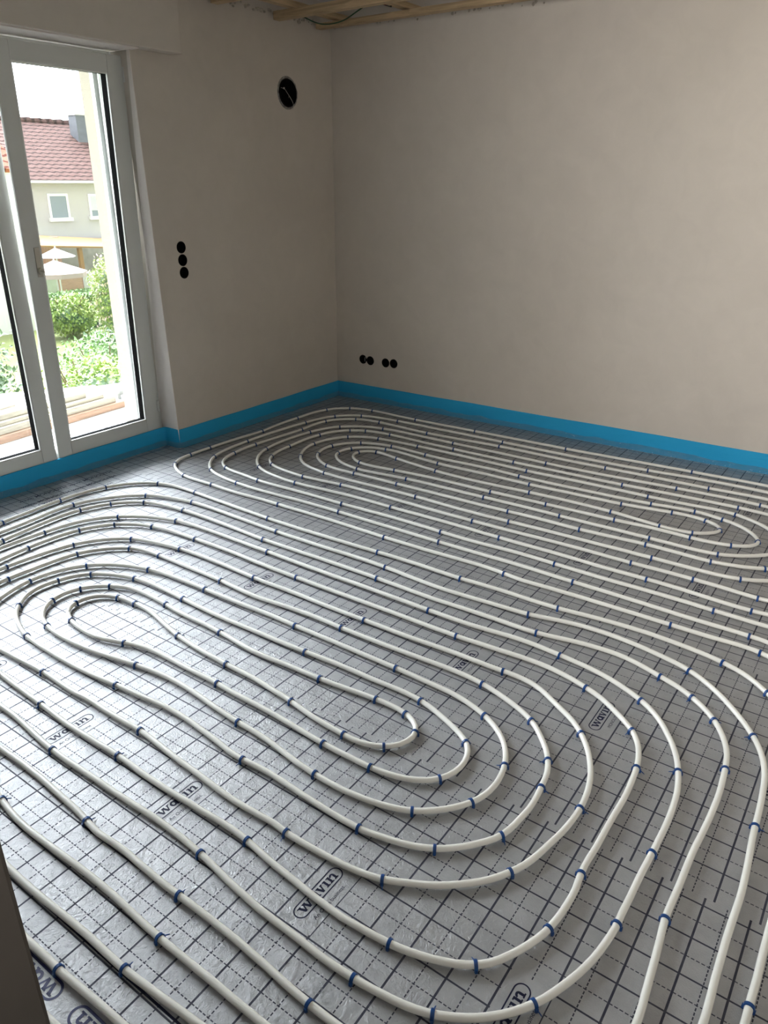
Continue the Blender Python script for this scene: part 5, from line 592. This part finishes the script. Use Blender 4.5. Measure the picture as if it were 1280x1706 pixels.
# ---------------------------------------------------------------- flush boxes and duct in the walls
def flush_box(loc, axis, label, group, wire=False):
    root = empty('flush_box', loc); tag(root, label, 'socket box', group)
    if axis == 'x': root.rotation_euler.z = -PI / 2
    bm = nbm(); n = 32; r = .0332
    rings = []
    for rr, yy in ((r + .0006, -.0005), (r - .0012, -.0005), (r - .0015, .045)):
        rings.append([bm.verts.new((rr * math.cos(2 * PI * k / n), yy, rr * math.sin(2 * PI * k / n))) for k in range(n)])
    for p, q in zip(rings, rings[1:]):
        for k in range(n): bm.faces.new((p[k], p[(k + 1) % n], q[(k + 1) % n], q[k]))
    bm.faces.new(rings[-1]); obj('box_shell', bm, M['black'], root)
    if wire:
        bm = nbm(); tube(bm, catmull([(.004, .040, .012), (.012, .012, .014), (.016, .002, -.004), (.008, .015, -.018)], .004), .0022, 8); obj('grey_wire', bm, M['white'], root, smooth=True)
    return root
for k, (x, z) in enumerate(SOCK_L):
    flush_box((x, WY, z), 'y', ['topmost black socket box of three beside the terrace door', 'middle black socket box of three beside the terrace door', 'lowest black socket box of three beside the terrace door'][k], 'socket boxes beside the terrace door')
for k, (y, z) in enumerate(SOCK_R):
    flush_box((rwx(y), y, z), 'x', ['leftmost low socket box on right wall, grey wire inside', 'second low socket box from the room corner', 'third low socket box from the room corner', 'low socket box farthest from the room corner'][k], 'low socket boxes on the right wall', wire=(k == 0))
vt = empty('ventilation_duct', (VENT[0], WY, VENT[1])); tag(vt, 'round black ventilation duct hole with foil rim high on the wall', 'duct')
bm = nbm(); n = 48; rings = []
for rr, yy in ((.093, .01), (.0935, -.004), (.090, -.007), (.082, -.004), (.080, .06)):
    rings.append([bm.verts.new(((rr + random.uniform(-.0012, .0012)) * math.cos(2 * PI * k / n), yy + random.uniform(-.002, .002), (rr + random.uniform(-.0012, .0012)) * math.sin(2 * PI * k / n))) for k in range(n)])
for p, q in zip(rings, rings[1:]):
    for k in range(n): bm.faces.new((p[k], p[(k + 1) % n], q[(k + 1) % n], q[k]))
obj('foil_rim', bm, M['duct'], vt, smooth=True)
bm = nbm(); rings = []
for rr, yy in ((.080, .0), (.077, -.008), (.074, .0), (.073, .19)):
    rings.append([bm.verts.new((.006 + rr * math.cos(2 * PI * k / n), yy, rr * math.sin(2 * PI * k / n))) for k in range(n)])
for p, q in zip(rings, rings[1:]):
    for k in range(n): bm.faces.new((p[k], p[(k + 1) % n], q[(k + 1) % n], q[k]))
bm.faces.new(rings[-1]); obj('black_sleeve', bm, M['black'], vt, smooth=True)
bm = nbm(); tube(bm, catmull([(-.035, .06, .035), (-.030, .0, .022), (-.012, -.006, .004), (.018, -.010, -.028), (.040, -.012, -.060), (.036, -.014, -.092)], .008), .0016, 7)
bmesh.ops.create_icosphere(bm, subdivisions=2, radius=.006, matrix=Matrix.Translation((-.032, -.002, .024)))
obj('thin_wire', bm, M['white'], vt, smooth=True)

# ---------------------------------------------------------------- ceiling battens and cables
def batten(a, b, sec, label, mat, z):
    a = Vector(a); b = Vector(b); d = (b - a).normalized(); nrm = Vector((-d.y, d.x)); L = (b - a).length
    bm = nbm(); box(bm, (0, 0, 0), (L, sec[0], sec[1])); bevel(bm, .0015, 1)
    o = obj('ceiling_batten', bm, mat); o.location = (a.x, a.y, z); o.rotation_euler.z = math.atan2(d.y, d.x)
    tag(o, label, 'batten', 'pine battens under the ceiling'); return o
batten((4.345, 3.625), (4.32, 2.86), (.055, .030), 'lower pine batten closest to the right wall, end in the corner', M['pine_x'], 2.452)
batten((4.31, 2.88), (4.25, -1.0), (.060, .032), 'pine batten lapped beside corner batten along the right wall', M['pine_x'], 2.450)
batten((3.955, 3.63), (3.80, -1.0), (.055, .045), 'pine batten running from the window wall, second from right wall', M['pine_x'], 2.447)
batten((3.45, 3.63), (3.36, -1.0), (.055, .045), 'pine batten running from the window wall near the shutter casing', M['pine_x'], 2.455)
batten((3.20, 3.44), (4.50, 3.46), (.055, .032), 'upper cross batten resting over the others by the window wall', M['pine_x'], 2.4935)
batten((3.20, 2.90), (4.50, 2.92), (.055, .032), 'upper cross batten farther out from the window wall', M['pine_x'], 2.4935)
bm = nbm(); tube(bm, catmull([(4.02, 3.52, 2.50), (4.06, 3.46, 2.455), (4.12, 3.38, 2.425), (4.18, 3.28, 2.44), (4.25, 3.20, 2.50), (4.3, 3.1, 2.56)], .01), .0035, 8)
tag(obj('hanging_cable', bm, M['green'], smooth=True), 'thin dark green cable sagging between two ceiling battens', 'cable')
bm = nbm(); tube(bm, catmull([(4.04, 2.85, 2.56), (4.08, 2.75, 2.50), (4.14, 2.6, 2.485), (4.2, 2.45, 2.50), (4.22, 2.3, 2.56)], .01), .0035, 8)
tag(obj('hanging_cable', bm, M['green'], smooth=True), 'dark green cable looping near the top edge of the photo', 'cable')
cb = empty('cable_bundle', (4.22, 3.02, 2.52)); tag(cb, 'black cable end with red and white wires above a batten', 'cable')
bm = nbm(); tube(bm, [(-.05, .06, .05), (-.03, .03, .01), (.03, -.06, -.015)], .019, 12); obj('black_sleeve', bm, M['black_gloss'], cb, smooth=True)
for k, mt in enumerate(('red', 'white')):
    bm = nbm(); tube(bm, catmull([(-.045 + .01 * k, .03, .01), (-.015 + .012 * k, -.02, -.018), (.03 + .01 * k, -.07, -.015)], .01), .004, 8); obj('%s_wire' % mt, bm, M[mt], cb, smooth=True)

# ---------------------------------------------------------------- outside
def leaf_mat(name, lo, hi):
    t = NT(name); g = t.new('ShaderNodeObjectInfo'); f = t.noise(t.coord(), 5.0, 3, 0.7)
    t.set(t.b.inputs['Base Color'], t.ramp(f, [(0.3, lo), (0.7, hi)])); t.b.inputs['Roughness'].default_value = .55
    t.b.inputs['Subsurface Weight'].default_value = 0.0; return t.m
M['leaf_bright'] = leaf_mat('bright_leaves', (0.16, 0.27, 0.05), (0.34, 0.44, 0.08))
M['leaf'] = leaf_mat('hedge_leaves', (0.09, 0.19, 0.06), (0.22, 0.36, 0.10))
M['leaf_dark'] = leaf_mat('dark_leaves', (0.05, 0.11, 0.045), (0.14, 0.23, 0.09))
M['twig'] = simple('brown_stems', (0.16, 0.10, 0.06), 0.8)
def foliage(name, size, n, leaf, mat, label, cat, loc, group=None, cube=False, flowers=None, stem=True):
    root = empty(name, loc); tag(root, label, cat, group)
    rnd = random.Random(hash((round(loc[0], 2), round(loc[1], 2), n)) & 0xffff); bm = nbm()
    sx, sy, sz = size; fb = nbm()
    for k in range(n):
        if cube:
            p = Vector((rnd.uniform(-1, 1), rnd.uniform(-1, 1), rnd.uniform(0, 1)))
            j = rnd.random()
            if j < .45: p.y = -1
            elif j < .75: p.z = 1
            elif j < .9: p.x = rnd.choice((-1, 1))
            p = Vector((p.x * sx / 2, p.y * sy / 2, p.z * sz)) + Vector((rnd.gauss(0, .03), rnd.gauss(0, .03), rnd.gauss(0, .03)))
        else:
            u = Vector((rnd.gauss(0, 1), rnd.gauss(0, 1), rnd.gauss(0, 1))).normalized(); rr = rnd.uniform(.65, 1.0) * (1 + .28 * noise.noise(u * 2.3 + Vector(loc)))
            p = Vector((u.x * sx / 2 * rr, u.y * sy / 2 * rr, sz / 2 + u.z * sz / 2 * rr))
        q = Matrix.Rotation(rnd.uniform(0, 6.28), 3, 'Z') @ Matrix.Rotation(rnd.uniform(-1.2, 1.2), 3, 'X'); l = leaf * rnd.uniform(.6, 1.3)
        tgt = fb if (flowers and rnd.random() < flowers) else bm
        v = [tgt.verts.new(p + q @ Vector(c_)) for c_ in ((-l * .45, 0, 0), (0, -l * .8, l * .1), (l * .45, 0, 0), (0, l * .8, l * .1))]
        tgt.faces.new(v)
    obj('foliage', bm, mat, root)
    if flowers: obj('blossom', fb, simple('pale_pink_petals', (0.72, 0.55, 0.50), 0.6), root)
    else: fb.free()
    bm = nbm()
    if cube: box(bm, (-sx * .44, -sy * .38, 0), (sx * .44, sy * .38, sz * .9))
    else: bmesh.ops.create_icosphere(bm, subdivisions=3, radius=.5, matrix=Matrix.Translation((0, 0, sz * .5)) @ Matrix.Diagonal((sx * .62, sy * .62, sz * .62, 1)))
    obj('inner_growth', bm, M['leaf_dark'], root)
    if stem:
        bm = nbm()
        for k in range(5):
            a = rnd.uniform(0, 6.28); tube(bm, [(0, 0, 0), (.12 * sx * math.cos(a), .12 * sy * math.sin(a), sz * .5), (.3 * sx * math.cos(a), .3 * sy * math.sin(a), sz * .93)], [.03, .02, .008], 6)
        obj('stem', bm, M['twig'], root)
    return root
GZ = -2.6
gm = NT('lawn_grass'); f = gm.noise(gm.coord(), 1.2, 6, .7); gm.set(gm.b.inputs['Base Color'], gm.ramp(f, [(0.3, (0.20, 0.25, 0.08)), (0.7, (0.33, 0.37, 0.13))])); gm.b.inputs['Roughness'].default_value = .9
gm.set(gm.b.inputs['Normal'], gm.bump(gm.noise(gm.coord(), 40, 4, .7), .8, .05).outputs[0])
bm = nbm(); box(bm, (-40, 4.2, GZ - .3), (60, 70, GZ)); lw_ = obj('lawn', bm, gm.m); tag(lw_, 'sunlit lawn of the neighbouring gardens', 'ground', kind='structure')
# terrace slab
M['slab'] = simple('pale_terrace_slab', (0.50, 0.50, 0.49), 0.75, var=0.05, scale=3, bump=.2, bscale=60)
bm = nbm()
hexa(bm, [(-2.5, 4.15, GZ), (5.4, 4.15, GZ), (5.4, 5.60, GZ), (-2.5, 7.3, GZ)], [(-2.5, 4.15, -.12), (5.4, 4.15, -.12), (5.4, 5.42, -.12), (-2.5, 7.75, -.12)])
tr_ = obj('terrace', bm, M['slab']); tag(tr_, 'bright pale terrace outside the door', kind='structure')
# timber stacked on the terrace
def timber(name, a, b, w_, h, z, mat, label):
    a = Vector(a); b = Vector(b); L = (b - a).length; bm = nbm(); box(bm, (0, 0, 0), (L, w_, h)); bevel(bm, .004, 1)
    o = obj(name, bm, mat); o.location = (a.x, a.y, z); o.rotation_euler.z = math.atan2((b - a).y, (b - a).x); tag(o, label, 'timber', 'timber stacked on the terrace'); return o
timber('timber_beam', (1.7, 4.93), (3.60, 5.11), .26, .052, -.12, M['plank_red'], 'reddish lowest timber beam on terrace, nearest the door')
timber('timber_beam', (1.6, 4.95), (3.53, 5.13), .24, .050, -.068, M['plank'], 'grey timber beam directly on top of the reddish lowest one')
timber('timber_board', (1.5, 4.97), (3.44, 5.15), .20, .030, -.018, M['plank'], 'pale board lying on top of the two beams outside')
timber('timber_board', (1.4, 5.00), (3.30, 5.17), .10, .042, .012, M['plank'], 'narrow weathered batten at the very top of the timber stack')
timber('timber_board', (2.3, 6.55), (3.75, 5.70), .13, .03, -.12, M['bead'], 'long white board slanting back across the terrace')
timber('timber_board', (1.9, 5.60), (3.05, 5.78), .12, .035, -.12, M['plank'], 'thin pale board lying flat behind the timber stack')
timber('timber_board', (1.5, 6.20), (2.3, 6.00), .20, .05, -.12, M['roof_wood'], 'short yellowish board at the left of the terrace')
for k, (x, y) in enumerate(((3.69, 5.16), (3.68, 5.31))):
    o = bbox_obj('paving_block', (-.05, -.06, 0), (.05, .06, .07 + .05 * k), simple('paving_grey', (.42, .44, .44), .8, var=.2, scale=30), bev=.004); o.location = (x, y, -.12)
    tag(o, ['grey paving block lying at the end of the reddish beam', 'taller grey paving block behind the beam ends'][k], 'block')
# stone urn at the terrace edge
bm = nbm(); prof = [(.10, 0), (.10, .03), (.05, .06), (.045, .10), (.10, .17), (.14, .25), (.15, .30), (.19, .32), (.19, .345), (.16, .36), (.13, .33), (.0, .30)]
n = 24; rings = [[bm.verts.new((max(r, .001) * math.cos(2 * PI * k / n), max(r, .001) * math.sin(2 * PI * k / n), z)) for k in range(n)] for r, z in prof]
for p, q in zip(rings, rings[1:]):
    for k in range(n): bm.faces.new((p[k], p[(k + 1) % n], q[(k + 1) % n], q[k]))
bm.faces.new(rings[0][::-1])
u = obj('garden_urn', bm, simple('pale_stone', (.6, .61, .6), .8, var=.1, scale=25), smooth=True, loc=(3.98, 5.52, -.12)); u.scale = (.55, .55, .62)
tag(u, 'small pale stone urn at the far edge of the terrace', 'urn')
# hedge, lawn shrubs and climbing plants
foliage('clipped_hedge', (3.8, 1.2, .98), 11000, .065, M['leaf'], 'clipped green hedge across the far end of the lawn', 'hedge', (14.95, 21.6, GZ), cube=True, stem=False)
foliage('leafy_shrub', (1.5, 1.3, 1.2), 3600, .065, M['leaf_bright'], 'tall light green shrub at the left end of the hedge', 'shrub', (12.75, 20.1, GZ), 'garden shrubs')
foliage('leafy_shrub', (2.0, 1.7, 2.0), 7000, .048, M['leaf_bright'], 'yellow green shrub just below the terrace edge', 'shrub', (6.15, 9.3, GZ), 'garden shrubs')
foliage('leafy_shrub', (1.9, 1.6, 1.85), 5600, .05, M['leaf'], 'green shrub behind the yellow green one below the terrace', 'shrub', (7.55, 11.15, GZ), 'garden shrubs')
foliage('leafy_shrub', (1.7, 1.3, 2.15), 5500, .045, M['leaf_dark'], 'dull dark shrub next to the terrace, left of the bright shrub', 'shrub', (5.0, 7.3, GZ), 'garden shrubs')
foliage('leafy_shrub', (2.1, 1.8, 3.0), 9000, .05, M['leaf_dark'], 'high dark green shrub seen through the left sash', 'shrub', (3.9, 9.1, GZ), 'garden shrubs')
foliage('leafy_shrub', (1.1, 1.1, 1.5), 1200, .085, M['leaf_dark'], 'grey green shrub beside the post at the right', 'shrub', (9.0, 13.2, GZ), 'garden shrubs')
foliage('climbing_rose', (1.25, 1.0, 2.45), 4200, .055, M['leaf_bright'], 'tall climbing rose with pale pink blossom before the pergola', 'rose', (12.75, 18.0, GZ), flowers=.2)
foliage('leafy_shrub', (1.5, 1.2, .95), 1100, .11, M['leaf_bright'], 'flat green shrub at the right behind the rose', 'shrub', (15.0, 20.0, GZ), 'garden shrubs')
# garden posts and fence panels
bm = nbm(); box(bm, (-.07, -.07, 0), (.07, .07, 2.15)); o = obj('garden_post', bm, simple('grey_post', (.36, .36, .32), .8, var=.15, scale=10), loc=(8.72, 11.9, GZ)); tag(o, 'grey garden post rising right of the lawn', 'post')
bm = nbm(); tube(bm, [(0, 0, 0), (.9, -.2, .7)], .045, 8); o = obj('garden_pole', bm, M['plank'], loc=(8.95, 12.0, -1.65)); tag(o, 'pale slanting pole beside the grey post', 'pole')
for k, (x, mt, lab) in enumerate(((15.0, simple('green_screen', (.33, .37, .30), .8, var=.2, scale=3), 'grey green garden screen behind the hedge'), (16.02, M['plank_red'], 'reddish brown garden screen behind the hedge'), (17.04, simple('grey_screen', (.40, .40, .39), .7, var=.2, scale=3), 'grey garden screen behind the rose'))):
    o = bbox_obj('garden_screen', (-.48, -.03, 0), (.48, .03, 1.15), mt, bev=.005); o.location = (x, 25.0, GZ); tag(o, lab, 'screen')
# pergola with board roof and brick back wall
pg = empty('garden_pergola', (18.2, 27.2, GZ)); tag(pg, 'garden shelter with orange boarded roof and brick wall', 'pergola')
bm = nbm(); hexa(bm, [(-3.4, -1.3, 2.10), (2.9, -1.3, 1.66), (2.9, 1.3, 1.86), (-3.4, 1.3, 2.42)], [(-3.4, -1.3, 2.16), (2.9, -1.3, 1.72), (2.9, 1.3, 1.92), (-3.4, 1.3, 2.48)]); obj('board_roof', bm, M['roof_wood'], pg)
bk = NT('pink_brick'); br = bk.new('ShaderNodeTexBrick'); bk.l.new(bk.coord(), br.inputs['Vector']); br.inputs['Color1'].default_value = (.50, .27, .20, 1); br.inputs['Color2'].default_value = (.58, .34, .26, 1); br.inputs['Mortar'].default_value = (.6, .52, .46, 1); br.inputs['Scale'].default_value = 4
bk.set(bk.b.inputs['Base Color'], br.outputs[0]); bk.b.inputs['Roughness'].default_value = .9
bm = nbm(); box(bm, (-3.3, .9, 0), (-.4, 1.05, 2.2)); obj('brick_wall', bm, bk.m, pg)
for x in (-3.2, -.9, 2.7):
    bm = nbm(); box(bm, (x - .07, -1.2, 0), (x + .07, -1.06, 2.09 - (x + 3.4) * .07)); obj('post', bm, M['roof_wood'], pg)
# parasols
def parasol(loc, r, h, rise, col, label, valance=.18):
    root = empty('parasol', loc); tag(root, label, 'parasol', 'parasols in the garden'); bm = nbm(); n = 8
    top = bm.verts.new((0, 0, h + rise)); ring = [bm.verts.new((r * math.cos(2 * PI * k / n + .39), r * math.sin(2 * PI * k / n + .39), h)) for k in range(n)]
    low = [bm.verts.new((v.co.x, v.co.y, h - valance)) for v in ring]
    for k in range(n): bm.faces.new((top, ring[k], ring[(k + 1) % n])); bm.faces.new((ring[k], low[k], low[(k + 1) % n], ring[(k + 1) % n]))
    cp = obj('canopy', bm, simple(label[:10].replace(' ', '_') + '_cloth', col, .8), root)
    md = cp.modifiers.new('s', 'SOLIDIFY'); md.thickness = .01
    bm = nbm(); tube(bm, [(0, 0, 0), (0, 0, h + rise + .05)], .025, 10); obj('pole', bm, M['rail'], root)
parasol((15.15, 24.2, GZ), .62, 1.86, .27, (.55, .57, .60), 'white peaked parasol in front of the shelter', .02)
parasol((14.35, 23.1, GZ), .98, 1.50, .36, (.36, .28, .26), 'dusky pink parasol nearer than the white one', .14)
# neighbour houses
def roof_mat(name, c1, c2):
    t = NT(name); c = t.coord(); s = t.new('ShaderNodeSeparateXYZ'); t.l.new(c, s.inputs[0])
    row = t.math('FRACT', t.math('DIVIDE', s.outputs[1], .30)); wav = t.math('MULTIPLY', t.math('SINE', t.math('MULTIPLY', s.outputs[0], 2 * PI / .36)), .12)
    row2 = t.math('FRACT', t.math('ADD', t.math('DIVIDE', s.outputs[1], .30), wav))
    dark = t.math('LESS_THAN', row2, .30)
    base = t.ramp(t.noise(c, 3, 4), [(0.3, c1), (0.7, c2)]); t.set(t.b.inputs['Base Color'], t.mix(dark, base, tuple(x * .30 for x in c1)))
    t.set(t.b.inputs['Normal'], t.bump(row2, .05, .01).outputs[0]); t.b.inputs['Roughness'].default_value = .85; t.b.inputs['Specular IOR Level'].default_value = .05; return t.m
M['tiles'] = roof_mat('weathered_red_tiles', (0.105, 0.062, 0.055), (0.15, 0.09, 0.08)); M['tiles2'] = roof_mat('red_tiles', (0.22, 0.075, 0.05), (0.28, 0.10, 0.07))
hs = empty('neighbour_house', (20, 30, GZ)); tag(hs, 'cream neighbour house with red tiled roof and grey chimney', 'house')
Z = lambda z: z - GZ
M['house'] = simple('cream_house_render', (0.49, 0.475, 0.455), 0.9, var=.05, scale=.6)
bm = nbm(); box(bm, (-6, 0, 0), (9, 8, Z(1.62))); obj('wall', bm, M['house'], hs)
def roof_slope(parent, x0, x1, ye, ze, yr, zr, mat, th=.12):
    L = math.hypot(yr - ye, zr - ze); bm = nbm(); box(bm, (x0, 0, -th), (x1, L, 0)); o = obj('roof', bm, mat, parent); o.location = (0, ye, ze); o.rotation_euler.x = math.atan2(zr - ze, yr - ye); return o
roof_slope(hs, -6.3, 9.3, -.35, Z(1.60), 4, Z(4.0), M['tiles'])
o = roof_slope(hs, -6.3, 9.3, 0, 0, 4.35, 2.4, M['tiles']); o.location = (3, 8.35, Z(1.60)); o.rotation_euler = (math.atan2(2.4, 4.35), 0, PI)
bm = nbm(); 
for s_ in range(30): tube(bm, [(-6.2 + s_ * .52, 4, Z(3.99)), (-5.68 + s_ * .52, 4, Z(4.01))], [.12, .14], 8)
obj('ridge_tiles', bm, M['tiles'], hs)
bm = nbm(); box(bm, (-6.3, -.45, Z(1.50)), (9.3, -.33, Z(1.60))); obj('gutter', bm, M['rail'], hs)
bm = nbm(); box(bm, (2.36, 2.5, Z(2.6)), (3.9, 3.05, Z(4.24))); ch = obj('chimney', bm, simple('grey_slate', (.12, .13, .15), .6, var=.15, scale=6), hs)
bm = nbm(); box(bm, (2.30, 2.44, Z(4.24)), (3.96, 3.11, Z(4.29))); obj('chimney_cap', bm, M['metal'], ch)
bm = nbm(); tube(bm, [(2.62, 2.75, Z(4.28)), (2.62, 2.75, Z(4.42))], .09, 10); tube(bm, [(2.62, 2.75, Z(4.42)), (2.62, 2.75, Z(4.6))], .03, 8); obj('cowl', bm, M['rail'], ch)
def hwin(x0, x1, z0, z1, shutter):
    bm = nbm(); w_ = .09
    for a, b in (((x0 - w_, -.05, z0 - w_), (x0, .01, z1 + w_)), ((x1, -.05, z0 - w_), (x1 + w_, .01, z1 + w_)), ((x0, -.05, z1), (x1, .01, z1 + w_)), ((x0 - .15, -.12, z0 - w_ - .05), (x1 + .15, .01, z0))): box(bm, a, b)
    fr = obj('window', bm, M['bead'], hs)
    bm = nbm(); box(bm, (x0, -.02, z0), (x1, -.005, z1)); obj('window_glass', bm, simple('dark_window_glass', (.22, .27, .29), .1), fr)
    if shutter: bm = nbm(); box(bm, (x0, -.04, z0 + .22), (x1, -.025, z1)); obj('roller_shutter', bm, simple('pale_shutter', (.55, .57, .6), .6), fr)
hwin(-1.12, -.38, Z(.20), Z(1.02), False); hwin(.75, 1.55, Z(.22), Z(1.0), True)
bm = nbm(); box(bm, (-6, -.6, 0), (9, -.02, Z(-.66))); obj('plinth', bm, simple('dark_plinth', (.30, .29, .27), .8, var=.2, scale=3), hs)
h2 = empty('neighbour_house', (9.8, 22, GZ)); tag(h2, 'white house with bright red roof at the far left edge', 'house')
bm = nbm(); box(bm, (-5, 0, 0), (2.98, 7, Z(1.95))); obj('wall', bm, simple('white_render', (.80, .80, .78), .9), h2)
roof_slope(h2, -5.3, 3.25, -.3, Z(1.88), 3.5, Z(4.3), M['tiles2'])
bm = nbm(); box(bm, (2.2, -.03, Z(.1)), (2.6, .0, Z(1.1))); obj('window', bm, M['twig'], h2)
